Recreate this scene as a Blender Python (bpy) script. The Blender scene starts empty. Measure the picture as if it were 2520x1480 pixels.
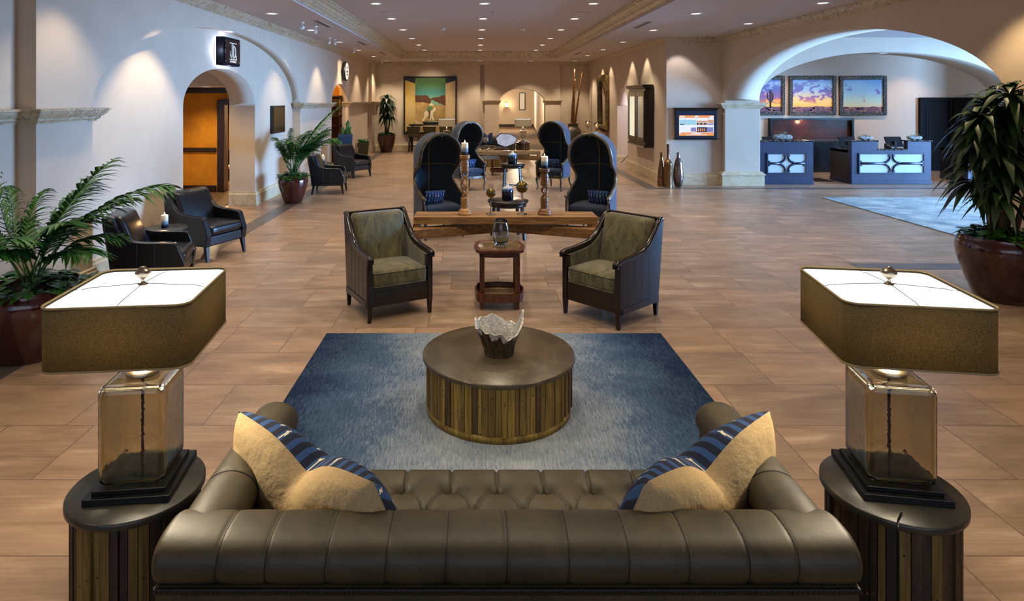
import bpy, bmesh, math, random
from mathutils import Vector, Matrix, noise
R = math.radians; PI = math.pi
sc = bpy.context.scene
COL = sc.collection
random.seed(7)
# ---------------------------------------------------------------- camera
cam_d = bpy.data.cameras.new('camera'); cam = bpy.data.objects.new('camera', cam_d); COL.objects.link(cam)
cam.location = (0, 0, 2.2); cam.rotation_euler = (R(90), 0, 0)
cam_d.sensor_fit = 'HORIZONTAL'; cam_d.sensor_width = 36.0; cam_d.lens = 1560 / 2520 * 36
cam_d.shift_x = (1260 - 1170) / 2520; cam_d.shift_y = -(740 - 244) / 2520
cam_d.clip_end = 200; cam_d.clip_start = 0.05
sc.camera = cam
# ---------------------------------------------------------------- colour management
sc.view_settings.view_transform = 'Standard'; sc.view_settings.look = 'None'
sc.view_settings.gamma = 1.0; sc.view_settings.use_curve_mapping = False
sc.view_settings.exposure = 0.95
# ---------------------------------------------------------------- world and large lights
w = bpy.data.worlds.new('world'); sc.world = w; w.use_nodes = True
w.node_tree.nodes['Background'].inputs[0].default_value = (0.45, 0.65, 1.0, 1)
w.node_tree.nodes['Background'].inputs[1].default_value = 0.5
def area(name, loc, rot, sx, sy, power, col):
    d = bpy.data.lights.new(name, 'AREA'); d.shape = 'RECTANGLE'; d.size = sx; d.size_y = sy
    d.energy = power; d.color = col
    o = bpy.data.objects.new(name, d); o.location = loc; o.rotation_euler = rot; COL.objects.link(o); return o
# daylight entering the glazed entrance on the right side of the building
area('daylight_entrance', (23.0, 10.5, 2.6), (0, R(90), 0), 5.0, 13.0, 9500, (0.25, 0.52, 1.0))
# weak warm fill light added behind the viewer, stands for no known source
area('fill_rear', (0.5, -2.8, 2.4), (R(90), 0, 0), 8.0, 2.2, 20, (1.0, 0.88, 0.76))
# ---------------------------------------------------------------- helpers
def lin(c):
    return c / 12.92 if c <= 0.04045 else ((c + 0.055) / 1.055) ** 2.4
def hx(h):
    h = h.lstrip('#'); return tuple(lin(int(h[i:i + 2], 16) / 255) for i in (0, 2, 4)) + (1,)
class MB:
    def __init__(s): s.v = []; s.f = []; s.m = []; s.s = []
    def add(s, vs, fs, mi=0, sm=False, T=None):
        b = len(s.v)
        s.v += [tuple(T @ Vector(p)) for p in vs] if T is not None else [tuple(p) for p in vs]
        for f in fs: s.f.append([i + b for i in f]); s.m.append(mi); s.s.append(sm)
        return s
    def box(s, x0, x1, y0, y1, z0, z1, mi=0, T=None):
        vs = [(x, y, z) for z in (z0, z1) for y in (y0, y1) for x in (x0, x1)]
        return s.add(vs, [(0, 2, 3, 1), (4, 5, 7, 6), (0, 1, 5, 4), (2, 6, 7, 3), (0, 4, 6, 2), (1, 3, 7, 5)], mi, False, T)
    def cb(s, cx, cy, cz, sx, sy, sz, mi=0, T=None):
        return s.box(cx - sx / 2, cx + sx / 2, cy - sy / 2, cy + sy / 2, cz - sz / 2, cz + sz / 2, mi, T)
    def prism(s, poly, a, b, ax='z', mi=0, T=None, smside=False):
        n = len(poly)
        def P(p, t): return (p[0], p[1], t) if ax == 'z' else ((t, p[0], p[1]) if ax == 'x' else (p[0], t, p[1]))
        vs = [P(p, a) for p in poly] + [P(p, b) for p in poly]
        s.add(vs, [list(range(n))[::-1], list(range(n, 2 * n))], mi, False, T)
        return s.add(vs, [(i, (i + 1) % n, n + (i + 1) % n, n + i) for i in range(n)], mi, smside, T)
    def lathe(s, prof, n=24, c=(0, 0, 0), mi=0, sm=True, T=None, sx=1, sy=1, cap=True):
        vs = []; k = len(prof)
        for i in range(n):
            a = 2 * PI * i / n
            for r, z in prof: vs.append((c[0] + r * sx * math.cos(a), c[1] + r * sy * math.sin(a), c[2] + z))
        fs = [(i * k + j, ((i + 1) % n) * k + j, ((i + 1) % n) * k + j + 1, i * k + j + 1) for i in range(n) for j in range(k - 1)]
        s.add(vs, fs, mi, sm, T)
        if cap:
            if prof[0][0] > 1e-5: s.add([vs[i * k] for i in range(n)], [list(range(n))[::-1]], mi, False, T)
            if prof[-1][0] > 1e-5: s.add([vs[i * k + k - 1] for i in range(n)], [list(range(n))], mi, False, T)
        return s
    def grid(s, fn, nu, nv, mi=0, sm=True, cu=False, cv=False, T=None):
        U = nu if cu else nu + 1; V = nv if cv else nv + 1
        vs = [fn(i / nu, j / nv) for i in range(U) for j in range(V)]
        fs = [(i * V + j, ((i + 1) % U) * V + j, ((i + 1) % U) * V + (j + 1) % V, i * V + (j + 1) % V) for i in range(nu) for j in range(nv)]
        return s.add(vs, fs, mi, sm, T)
    def tube(s, pts, r, n=8, mi=0, closed=False, T=None, flat=1.0, up=None):
        pts = [Vector(p) for p in pts]; k = len(pts); vs = []; u = Vector(up or (0, 0, 1))
        for i, p in enumerate(pts):
            a = pts[(i - 1) % k] if (closed or i > 0) else p; b = pts[(i + 1) % k] if (closed or i < k - 1) else p
            t = (b - a).normalized(); x = t.cross(u)
            if x.length < 1e-3: x = t.cross(Vector((0, 1, 0)) if abs(t.y) < .9 else Vector((1, 0, 0)))
            x.normalize(); y = x.cross(t).normalized(); rr = r[i] if isinstance(r, (list, tuple)) else r
            if up is None: u = y
            for j in range(n):
                an = 2 * PI * j / n; vs.append(p + x * rr * math.cos(an) + y * rr * flat * math.sin(an))
        fs = [(i * n + j, i * n + (j + 1) % n, ((i + 1) % k) * n + (j + 1) % n, ((i + 1) % k) * n + j) for i in range(k if closed else k - 1) for j in range(n)]
        s.add(vs, fs, mi, True, T)
        if not closed: s.add(vs[:n], [list(range(n))[::-1]], mi, False, T); s.add(vs[-n:], [list(range(n))], mi, False, T)
        return s
    def mould(s, prof, path, mi=0, closed=False, cap=True, T=None):
        # profile (d, z): d = distance to the right of the path direction
        P = [Vector((a, b)) for a, b in path]; k = len(P); rings = []
        for i in range(k):
            d1 = (P[i] - P[i - 1]).normalized() if (i > 0 or closed) else None
            d2 = (P[(i + 1) % k] - P[i]).normalized() if (i < k - 1 or closed) else None
            d1 = d1 or d2; d2 = d2 or d1
            n1 = Vector((d1.y, -d1.x)); n2 = Vector((d2.y, -d2.x)); m = n1 + n2
            m = m / max(m.dot(n1), .2) if m.length > 1e-4 else n1
            rings.append([(P[i].x + m.x * d, P[i].y + m.y * d, z) for d, z in prof])
        n = len(prof); vs = [p for r_ in rings for p in r_]
        fs = [(i * n + j, i * n + (j + 1) % n, ((i + 1) % k) * n + (j + 1) % n, ((i + 1) % k) * n + j) for i in range(k if closed else k - 1) for j in range(n)]
        s.add(vs, fs, mi, False, T)
        if cap and not closed: s.add(rings[0], [list(range(n))], mi, False, T); s.add(rings[-1], [list(range(n))[::-1]], mi, False, T)
        return s
    def cushion(s, cx, cy, cz, sx, sy, sz, r=.04, n=10, puff=(0, 0, 0), mi=0, T=None, fn=None):
        h = (sx / 2, sy / 2, sz / 2); q = {}; vs = []; fs = []
        def key(i, j, k):
            if (i, j, k) in q: return q[(i, j, k)]
            p = []
            u3 = []
            for t, hh in zip((i, j, k), h):
                # parameter with dense samples near the ends
                a = -1 + 2 * t / n; a = math.copysign(1 - (1 - abs(a)) ** 1.0, a) if a else 0
                e = min(r / hh, 1) * 1.0; A = abs(a); lim = 1 - 2.0 / n * 2
                A2 = (1 - e) * A / lim if A <= lim else (1 - e) + e * (A - lim) / (1 - lim)
                u3.append(math.copysign(A2, a))
            pt = Vector([u * hh for u, hh in zip(u3, h)])
            inn = Vector([max(-(hh - r), min(hh - r, c)) if hh > r else 0 for c, hh in zip(pt, h)])
            d = pt - inn
            if d.length > 1e-9: pt = inn + d.normalized() * r * min(1, max(abs(c) for c in d) / r)
            U = [c / hh for c, hh in zip(pt, h)]
            for ax in range(3):
                o = [x for x in range(3) if x != ax]
                pt[ax] += puff[ax] * U[ax] * (1 - U[o[0]] ** 2) * (1 - U[o[1]] ** 2)
            if fn: pt = Vector(fn(pt, U))
            vs.append((cx + pt.x, cy + pt.y, cz + pt.z)); q[(i, j, k)] = len(vs) - 1; return len(vs) - 1
        for a in range(n):
            for b in range(n):
                for e, flip in ((0, 0), (n, 1)):
                    for idx in range(3):
                        def mk(p, t):
                            l = [p, t]; l.insert(idx, e); return key(*l)
                        f = [mk(a, b), mk(a + 1, b), mk(a + 1, b + 1), mk(a, b + 1)]
                        fs.append(f[::-1] if (flip == (idx == 1)) else f)
        return s.add(vs, fs, mi, True, T)
    def build(s, name, mats, parent=None, bevel=0, seg=2, subd=0, recalc=True, loc=None):
        me = bpy.data.meshes.new(name); me.from_pydata(s.v, [], s.f)
        if not isinstance(mats, (list, tuple)): mats = [mats]
        for m in mats: me.materials.append(m)
        me.polygons.foreach_set('material_index', s.m); me.polygons.foreach_set('use_smooth', s.s)
        if recalc:
            bm = bmesh.new(); bm.from_mesh(me); bmesh.ops.remove_doubles(bm, verts=bm.verts, dist=1e-5)
            bmesh.ops.recalc_face_normals(bm, faces=bm.faces); bm.to_mesh(me); bm.free()
        me.update()
        o = bpy.data.objects.new(name, me); COL.objects.link(o)
        if parent is not None: o.parent = parent
        if loc: o.location = loc
        if bevel:
            b = o.modifiers.new('bevel', 'BEVEL'); b.width = bevel; b.segments = seg; b.limit_method = 'ANGLE'; b.angle_limit = R(35)
        if subd:
            b = o.modifiers.new('sub', 'SUBSURF'); b.levels = subd; b.render_levels = subd
        return o
def tag(o, label, cat, group=None):
    o['label'] = label; o['category'] = cat
    if group: o['group'] = group
    return o
def thing(name, label, cat, loc=(0, 0, 0), rz=0, group=None):
    o = bpy.data.objects.new(name, None); COL.objects.link(o); o.location = loc; o.rotation_euler = (0, 0, rz)
    o.empty_display_size = .1
    return tag(o, label, cat, group)
def struct(o): o['kind'] = 'structure'; return o
def dup(root, loc, rz, label, group=None, scale=None):
    def cp(o, par):
        c = o.copy(); COL.objects.link(c)
        if par is not None: c.parent = par
        for ch in [x for x in list(KIDS.get(o.name, []))]: cp(ch, c)
        return c
    KIDS = {}
    for x in COL.objects:
        if x.parent: KIDS.setdefault(x.parent.name, []).append(x)
    r = cp(root, None); r.location = loc; r.rotation_euler = (0, 0, rz); r['label'] = label
    if group: r['group'] = group
    if scale: r.scale = scale
    return r
def arc(cx, cy, r, a0, a1, n, ry=None):
    ry = r if ry is None else ry
    return [(cx + r * math.cos(a0 + (a1 - a0) * i / n), cy + ry * math.sin(a0 + (a1 - a0) * i / n)) for i in range(n + 1)]
def rrect(w, d, r, n=6, cx=0, cy=0):
    o = []
    for sx, sy, a in ((1, 1, 0), (-1, 1, 90), (-1, -1, 180), (1, -1, 270)):
        o += arc(cx + sx * (w / 2 - r), cy + sy * (d / 2 - r), r, R(a), R(a + 90), n)
    return o
def smooth_path(pts, k=6):
    pts = [Vector(p) for p in pts]; o = []
    for i in range(len(pts) - 1):
        p0 = pts[max(i - 1, 0)]; p1 = pts[i]; p2 = pts[i + 1]; p3 = pts[min(i + 2, len(pts) - 1)]
        for j in range(k):
            t = j / k
            o.append(.5 * ((2 * p1) + (p2 - p0) * t + (2 * p0 - 5 * p1 + 4 * p2 - p3) * t * t + (3 * p1 - p0 - 3 * p2 + p3) * t ** 3))
    o.append(pts[-1]); return o
def Rz(a, t=(0, 0, 0)): return Matrix.Translation(t) @ Matrix.Rotation(a, 4, 'Z')
# ---------------------------------------------------------------- materials
class NT:
    def __init__(s, name):
        s.m = bpy.data.materials.new(name); s.m.use_nodes = True; s.t = s.m.node_tree; s.b = s.t.nodes['Principled BSDF']
    def n(s, typ, **k):
        x = s.t.nodes.new(typ)
        for a, v in k.items():
            if a.startswith('i_'):
                nm = a[2:]; nm = int(nm) if nm.isdigit() else nm.replace('_', ' ')
                x.inputs[nm].default_value = v
            else: setattr(x, a, v)
        return x
    def l(s, a, b): s.t.links.new(a, b)
    def coord(s, scale=(1, 1, 1), rot=(0, 0, 0), kind='Object'):
        c = s.n('ShaderNodeTexCoord'); m = s.n('ShaderNodeMapping'); m.inputs['Scale'].default_value = scale; m.inputs['Rotation'].default_value = rot
        s.l(c.outputs[kind], m.inputs['Vector']); return m.outputs['Vector']
    def noise(s, vec, scale, detail=4, rough=.55, dist=0):
        x = s.n('ShaderNodeTexNoise', i_Scale=scale, i_Detail=detail, i_Roughness=rough, i_Distortion=dist); s.l(vec, x.inputs['Vector']); return x.outputs['Fac']
    def ramp(s, fac, stops, interp='LINEAR'):
        x = s.n('ShaderNodeValToRGB'); cr = x.color_ramp; cr.interpolation = interp
        while len(cr.elements) < len(stops): cr.elements.new(0.5)
        for e, (p, c) in zip(cr.elements, stops): e.position = p; e.color = c if len(c) == 4 else tuple(c) + (1,)
        s.l(fac, x.inputs['Fac']); return x.outputs['Color']
    def mix(s, fac, a, b, mode='MIX'):
        x = s.n('ShaderNodeMix', data_type='RGBA', blend_type=mode)
        for sock, val in ((x.inputs['Factor'], fac), (x.inputs['A'], a), (x.inputs['B'], b)) if False else ((x.inputs[0], fac), (x.inputs[6], a), (x.inputs[7], b)):
            if hasattr(val, 'is_linked'): s.l(val, sock)
            else: sock.default_value = val
        return x.outputs[2]
    def math(s, op, a, b=0):
        x = s.n('ShaderNodeMath', operation=op)
        for i, v in enumerate((a, b)):
            if hasattr(v, 'is_linked'): s.l(v, x.inputs[i])
            else: x.inputs[i].default_value = v
        return x.outputs[0]
    def bump(s, h, strength=.3, dist=.01):
        x = s.n('ShaderNodeBump', i_Strength=strength, i_Distance=dist); s.l(h, x.inputs['Height']); s.l(x.outputs['Normal'], s.b.inputs['Normal'])
    def set(s, **k):
        for a, v in k.items():
            s.b.inputs[a.replace('_', ' ')].default_value = v
        return s
def M(name, col, rough=.5, metal=0, col2=None, ns=8, st=(1, 1, 1), bs=0, bstr=.3, bd=.005, lo=.35, hi=.65, **k):
    t = NT(name); t.b.inputs['Base Color'].default_value = hx(col); t.b.inputs['Roughness'].default_value = rough; t.b.inputs['Metallic'].default_value = metal
    if col2:
        c = t.ramp(t.noise(t.coord(st), ns, 5, .6), [(lo, hx(col)), (hi, hx(col2))]); t.l(c, t.b.inputs['Base Color'])
    if bs: t.bump(t.noise(t.coord(st), bs, 4), bstr, bd)
    t.set(**k); return t.m
def mk_floor():
    t = NT('floor_tile'); v = t.coord((1, 1, 1))
    br = t.n('ShaderNodeTexBrick', offset=.5, offset_frequency=2, squash=.62, squash_frequency=3, i_Scale=1.0)
    for k, x in (('Color1', (0, 0, 0, 1)), ('Color2', (1, 1, 1, 1)), ('Mortar', (.5, .5, .5, 1)), ('Mortar Size', .004), ('Mortar Smooth', .1), ('Brick Width', .92), ('Row Height', .61), ('Bias', 0)):
        br.inputs[k].default_value = x
    t.l(v, br.inputs['Vector'])
    # per tile shift of the cloudy pattern
    sep = t.n('ShaderNodeSeparateColor'); t.l(br.outputs['Color'], sep.inputs[0])
    sh = t.n('ShaderNodeCombineXYZ'); t.l(t.math('MULTIPLY', sep.outputs[0], 9.0), sh.inputs[0]); t.l(t.math('MULTIPLY', sep.outputs[0], 5.0), sh.inputs[1])
    va = t.n('ShaderNodeVectorMath', operation='ADD'); t.l(v, va.inputs[0]); t.l(sh.outputs[0], va.inputs[1])
    mp = t.n('ShaderNodeMapping'); mp.inputs['Scale'].default_value = (.9, 3.2, 1); t.l(va.outputs[0], mp.inputs['Vector'])
    n1 = t.noise(mp.outputs[0], 1.5, 5, .6, .4)
    mp2 = t.n('ShaderNodeMapping'); mp2.inputs['Scale'].default_value = (2, 40, 1); t.l(va.outputs[0], mp2.inputs['Vector'])
    n2 = t.noise(mp2.outputs[0], 1.2, 4, .6)
    base = t.ramp(n1, [(.22, hx('#5f4d3f')), (.42, hx('#7f6855')), (.6, hx('#9a816c')), (.78, hx('#c4ad98'))])
    tint = t.ramp(sep.outputs[0], [(0, (.74, .74, .76, 1)), (.5, (1, 1, 1, 1)), (1, (1.2, 1.1, 1.02, 1))])
    c = t.mix(1.0, base, tint, 'MULTIPLY')
    c = t.mix(.30, c, t.ramp(n2, [(.3, hx('#6e5844')), (.7, hx('#b39a80'))]), 'MIX')
    c = t.mix(br.outputs['Fac'], c, hx('#6b5442'))
    t.l(c, t.b.inputs['Base Color'])
    t.l(t.ramp(n2, [(.3, (.30,) * 3), (.7, (.42,) * 3)]), t.b.inputs['Roughness'])
    h = t.math('SUBTRACT', t.math('MULTIPLY', n2, .15), br.outputs['Fac']); t.bump(h, .35, .002)
    t.set(Specular_IOR_Level=.45); return t.m
def mk_marble(name, a, b, c, sc_=3.0):
    t = NT(name); v = t.coord((1, 1, 1), (0, .5, .4))
    n = t.noise(v, sc_, 6, .6, 2.2); m = t.noise(v, sc_ * .6, 3, .5, .5)
    col = t.ramp(n, [(.40, hx(a)), (.485, hx(c)), (.52, hx(a)), (.7, hx(b))])
    col = t.mix(t.ramp(m, [(.35, (0, 0, 0)), (.7, (.7, .7, .7))]), col, hx(b))
    t.l(col, t.b.inputs['Base Color']); t.set(Roughness=.35); return t.m
def mk_rug(name, edge, mid, pale, x0, x1, soft):
    # the rug's own ombre: dark side borders fading to a pale centre, streaked pile
    t = NT(name); c = t.n('ShaderNodeTexCoord'); s = t.n('ShaderNodeSeparateXYZ'); t.l(c.outputs['Object'], s.inputs[0])
    st = t.noise(t.coord((55, 5, 1)), 1.6, 5, .7); bl = t.noise(t.coord((1, 1.4, 1)), 1.9, 4, .6)
    fine = t.noise(t.coord((170, 22, 1)), 1.0, 3, .7)
    d = t.math('ABSOLUTE', s.outputs[0]); f = t.n('ShaderNodeMapRange'); t.l(d, f.inputs[0]); f.inputs[1].default_value = x0; f.inputs[2].default_value = x1; f.inputs[3].default_value = 1; f.inputs[4].default_value = 0
    g = t.math('ADD', t.math('MULTIPLY', f.outputs[0], .66), t.math('ADD', t.math('MULTIPLY', t.math('SUBTRACT', bl, .5), soft), t.math('ADD', t.math('MULTIPLY', t.math('SUBTRACT', st, .5), .75), t.math('MULTIPLY', t.math('SUBTRACT', fine, .5), .6))))
    t.l(t.ramp(g, [(-.0, hx(edge)), (.34, hx(mid)), (.78, hx(pale))]), t.b.inputs['Base Color'])
    t.set(Roughness=.95, Specular_IOR_Level=.15); t.bump(st, .5, .006); return t.m
def mk_wood(name, dark, mid, light, st=(1, 14, 1), sc_=3, rough=.5, knots=True, bstr=.3):
    t = NT(name); v = t.coord(st); n = t.noise(v, sc_, 6, .65, .6)
    c = t.ramp(n, [(.28, hx(dark)), (.5, hx(mid)), (.72, hx(light))])
    if knots:
        vv = t.n('ShaderNodeTexVoronoi', i_Scale=9.0); t.l(t.coord((1, 1, 1)), vv.inputs['Vector'])
        c = t.mix(t.ramp(vv.outputs['Distance'], [(.04, (.85,) * 3), (.09, (0, 0, 0))]), c, hx('#150d06'))
    t.l(c, t.b.inputs['Base Color']); t.set(Roughness=rough); t.bump(n, bstr, .004); return t.m
def mk_leather(name, a, b, rough=.42, sc_=5, bs=.15, coat=0):
    t = NT(name); n = t.noise(t.coord(), sc_, 6, .7, .5); f = t.noise(t.coord(), 140, 3, .6)
    t.l(t.ramp(n, [(.3, hx(a)), (.7, hx(b))]), t.b.inputs['Base Color']); t.set(Roughness=rough, Coat_Weight=coat, Coat_Roughness=.25)
    t.bump(t.math('ADD', t.math('MULTIPLY', n, 1.2), t.math('MULTIPLY', f, .25)), bs, .006); return t.m
def mk_velvet(name, a, b):
    t = NT(name); n = t.noise(t.coord((1, 1, .35)), 9, 6, .75, .8); f = t.noise(t.coord((90, 90, 14)), 2, 3, .6)
    t.l(t.ramp(t.math('ADD', t.math('MULTIPLY', n, .7), t.math('MULTIPLY', f, .3)), [(.38, hx(a)), (.60, hx(b))]), t.b.inputs['Base Color'])
    t.set(Roughness=.8, Sheen_Weight=.5, Sheen_Roughness=.4); t.bump(f, .2, .004); return t.m
def mk_mudcloth(name):
    t = NT(name); u = t.n('ShaderNodeTexCoord'); s = t.n('ShaderNodeSeparateXYZ'); t.l(u.outputs['Object'], s.inputs[0])
    band = t.math('PINGPONG', t.math('MULTIPLY', s.outputs[0], 1), .024); x = t.math('PINGPONG', s.outputs[0], .024); z = t.math('PINGPONG', s.outputs[2], .045)
    g = t.n('ShaderNodeMath', operation='LESS_THAN'); t.l(x, g.inputs[0]); g.inputs[1].default_value = .011
    col = t.mix(g.outputs[0], hx('#0b1630'), hx('#274a7c'))
    # small cream cross stitches in rows
    a = t.math('MULTIPLY', t.math('LESS_THAN', x, .0026), t.math('LESS_THAN', z, .010)); b = t.math('MULTIPLY', t.math('LESS_THAN', x, .007), t.math('LESS_THAN', z, .0026))
    rows = t.math('LESS_THAN', t.math('PINGPONG', t.math('ADD', s.outputs[0], .02), .072), .05)
    d = t.math('MULTIPLY', t.math('MAXIMUM', a, b), rows)
    t.l(t.mix(d, col, hx('#e6dcb8')), t.b.inputs['Base Color']); t.set(Roughness=.9); t.bump(t.noise(t.coord(), 60, 4), .3, .004); return t.m
PLASTER = M('cream_plaster', '#c9b7a2', .85, col2='#c3b19c', ns=2, bs=25, bstr=.12, bd=.01)
CEIL = M('ceiling_paint', '#bcb0ac', .9)
MARBLE = mk_marble('cream_marble', '#cfc2a8', '#c4b08c', '#b09c78', 1.6)
CROWN = mk_marble('crown_stone', '#c8baa2', '#b39f7c', '#857152', 2.6)
FLOOR = mk_floor()
SLATE_STRIP = M('slate_border_tile', '#4b4541', .35, col2='#5d554f', ns=3)
WHITE = M('white_paint', '#e8e6e0', .5)
BLACK = M('black_lacquer', '#0b0a09', .3)
BLACKM = M('black_metal', '#141413', .35, .6)
ESPRESSO = mk_wood('espresso_wood', '#0a0504', '#140a07', '#1f110b', (1, 1, 1), 4, .22, False, .05)
CHERRY = mk_wood('cherry_wood', '#2a1209', '#4a2413', '#6a3a20', (12, 12, 1), 3, .3, False, .08)
REC1 = mk_wood('reclaimed_oak', '#5a3a1a', '#8a6131', '#b08a50', (1, 16, 16), 2.2, .6)
REC2 = mk_wood('reclaimed_pine', '#4b3016', '#775126', '#a07a42', (1, 13, 13), 2.7, .6)
SL1 = mk_wood('slat_wood_olive', '#4a3a16', '#7a6428', '#a08a48', (16, 16, 1), 2, .6)
SL2 = mk_wood('slat_wood_brown', '#3a2a12', '#655022', '#857038', (16, 16, 1), 2.4, .6)
SL3 = mk_wood('slat_wood_dark', '#241a0c', '#42301a', '#5c4626', (16, 16, 1), 2.2, .6)
DSL = mk_wood('slat_wood_grey', '#120c08', '#2a1c12', '#4d3623', (16, 16, 1), 2.2, .6)
SLATE = mk_marble('brown_slate', '#463c2e', '#3f3628', '#574b38', 1.8); SLATE.node_tree.nodes['Principled BSDF'].inputs['Roughness'].default_value = .33
DSLATE = M('dark_slate', '#2b2a25', .3, col2='#3b3931', ns=6, bs=30, bstr=.1)
SOFA = mk_leather('olive_brown_leather', '#1e1a0a', '#463c26', .52, 3.2, .22, .0)
SOFAD = M('sofa_seam', '#171108', .6)
BLEATH = mk_leather('black_leather', '#060709', '#0c0e12', .3, 6, .2, .05)
VELVET = mk_velvet('olive_velvet', '#2f2a16', '#6a6340')
OLEATH = mk_leather('olive_leather', '#2d2a18', '#474226', .4, 6, .12)
LINEN = M('tan_linen', '#a98f62', .95, col2='#baa075', ns=160, st=(1, 1, 1), bs=14, bstr=.9, bd=.012)
MUD = mk_mudcloth('indigo_mudcloth')
NAVY = M('navy_wool', '#18263b', .85, col2='#1d2d44', ns=12, Sheen_Weight=.15)
NAVYD = M('dark_teal_wool', '#17232e', .9, col2='#1f2f3b', ns=10)
PEWTER = M('pewter_finish_wood', '#7a736a', .3, .4, col2='#5a5248', ns=8)
GOLDW = M('aged_gilt_wood', '#5a4a30', .4, .35, col2='#2c251a', ns=9)
RIBW = M('antique_rib', '#6e6147', .45, .2)
BRASS = M('aged_brass', '#7d6a3a', .3, .9, col2='#5a4c28', ns=12)
NICKEL = M('brushed_nickel', '#b5a894', .28, 1.0)
STEEL = M('dark_steel', '#6a645c', .3, .9)
RUG1 = mk_rug('blue_ombre_rug', '#10203c', '#3d526c', '#9198a0', .35, 1.6, .55)
RUG2 = mk_rug('pale_blue_rug', '#3c5468', '#76878e', '#b4bab6', .0, 9.0, 1.4)
POT = M('oxblood_glaze', '#2b0c0a', .14, col2='#431512', ns=3, st=(1, 1, .3), Coat_Weight=.6)
SOIL = M('soil', '#20150c', .95)
PALM = M('palm_leaf', '#1f4414', .45, col2='#356a20', ns=4)
DRAC = M('dracaena_leaf', '#132b0f', .45, col2='#284c1c', ns=5)
IVY = M('pothos_leaf', '#1f4a14', .4, col2='#3f7a26', ns=9)
STEMG = M('green_stem', '#33501c', .5)
BARK = M('cane_bark', '#3a2c1a', .8, col2='#5a472c', ns=30, st=(1, 1, 5), bs=60)
CACT = M('cactus_green', '#2a5a24', .6, col2='#3f7a34', ns=9)
TWIG = M('bamboo_gold', '#8a5a1c', .5, col2='#3b2412', ns=14, st=(1, 1, .4))
WAX = M('cream_wax', '#e9dcc4', .5, Subsurface_Weight=.3, Subsurface_Radius=(.03, .02, .01))
def mk_candle():
    t = NT('tri_colour_candle'); c = t.n('ShaderNodeTexCoord'); s = t.n('ShaderNodeSeparateXYZ'); t.l(c.outputs['Object'], s.inputs[0])
    z = t.math('ADD', s.outputs[2], t.math('MULTIPLY', t.math('SUBTRACT', t.noise(t.coord(), 30, 2), .5), .02))
    t.l(t.ramp(t.math('MULTIPLY', z, 6.6), [(.0, hx('#16283c')), (.22, hx('#1f3a52')), (.3, hx('#7f98a4')), (.55, hx('#a9b8ba')), (.62, hx('#ead9bd')), (1, hx('#f0ddbe'))]), t.b.inputs['Base Color'])
    t.set(Roughness=.45, Subsurface_Weight=.15, Subsurface_Radius=(.02, .01, .01)); return t.m
CANDLE = mk_candle()
def mk_jar():
    t = NT('dip_glazed_jar'); c = t.n('ShaderNodeTexCoord'); s = t.n('ShaderNodeSeparateXYZ'); t.l(c.outputs['Object'], s.inputs[0])
    z = t.math('ADD', s.outputs[2], t.math('MULTIPLY', t.math('SUBTRACT', t.noise(t.coord((1, 1, .2)), 40, 3), .5), .05))
    t.l(t.ramp(t.math('MULTIPLY', z, 3.3), [(.0, hx('#080c14')), (.42, hx('#0b1424')), (.52, hx('#3c5a86')), (.62, hx('#b9bfc4')), (.72, hx('#e8dfcc'))]), t.b.inputs['Base Color'])
    t.set(Roughness=.12, Coat_Weight=.5); return t.m
JAR = mk_jar()
def emis(name, col, s, base='#000000'):
    t = NT(name); t.b.inputs['Base Color'].default_value = hx(base); t.b.inputs['Emission Color'].default_value = hx(col); t.b.inputs['Emission Strength'].default_value = s; return t.m
E_DL = emis('downlight_lens', '#fff6e6', 2.2); E_FLAME = emis('flame', '#ffb45a', 18); E_LAMP = emis('lamp_diffuser', '#f4fbff', .8, '#c0c0c0')
E_BLUE = emis('cool_halo_tube', '#b9c8ff', 6); E_WARM = emis('warm_bulb', '#ffd08a', 9)
def glass(name, col, rough=.02, ior=1.45, bumps=0):
    t = NT(name); t.b.inputs['Base Color'].default_value = hx(col); t.set(Roughness=rough, IOR=ior, Transmission_Weight=1.0)
    if bumps: t.bump(t.noise(t.coord(), bumps, 3), .25, .004)
    return t.m
GLASS_L = glass('smoky_seeded_glass', '#d9d3bc', .02, 1.42, 30)
GLASS_V = glass('smoke_blue_glass', '#ccd2d2', .02, 1.4); GLASS_A = glass('clear_glass', '#f2f2ee')
def mk_shade(name, a, b, tr):
    t = NT(name); n = t.noise(t.coord((1, 1, 2.2)), 190, 3, .7); col = t.ramp(n, [(.35, hx(a)), (.65, hx(b))])
    t.l(col, t.b.inputs['Base Color']); t.set(Roughness=.7)
    tb = t.n('ShaderNodeBsdfTranslucent'); t.l(t.mix(.30, col, hx('#8c7850')), tb.inputs[0]); mx = t.n('ShaderNodeMixShader', i_0=tr)
    out = t.t.nodes['Material Output']; t.l(t.b.outputs[0], mx.inputs[1]); t.l(tb.outputs[0], mx.inputs[2]); t.l(mx.outputs[0], out.inputs[0]); t.bump(n, .4, .003); return t.m
SHADE = mk_shade('bronze_woven_shade', '#2c2818', '#766a48', .42)
SHADEG = mk_shade('grey_linen_shade', '#8b8270', '#a89c86', .2)
ORANGE = M('amber_plaster', '#c8881f', .85, col2='#b07418', ns=3, bs=12, bstr=.5, bd=.02)
TRIMW = M('mahogany_trim', '#1e0b07', .3)
CARPET = M('patterned_carpet', '#3a2c20', .95, col2='#705a40', ns=9)
GRANITE = M('dark_granite', '#0d0d10', .15, col2='#7d7568', ns=30, lo=.52, hi=.62)
INK = M('indigo_desk_paint', '#181a34', .45, col2='#1d2040', ns=4)
CREAMP = M('woven_cream_panel', '#b9c0bd', .8, bs=160, bstr=.4)
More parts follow.
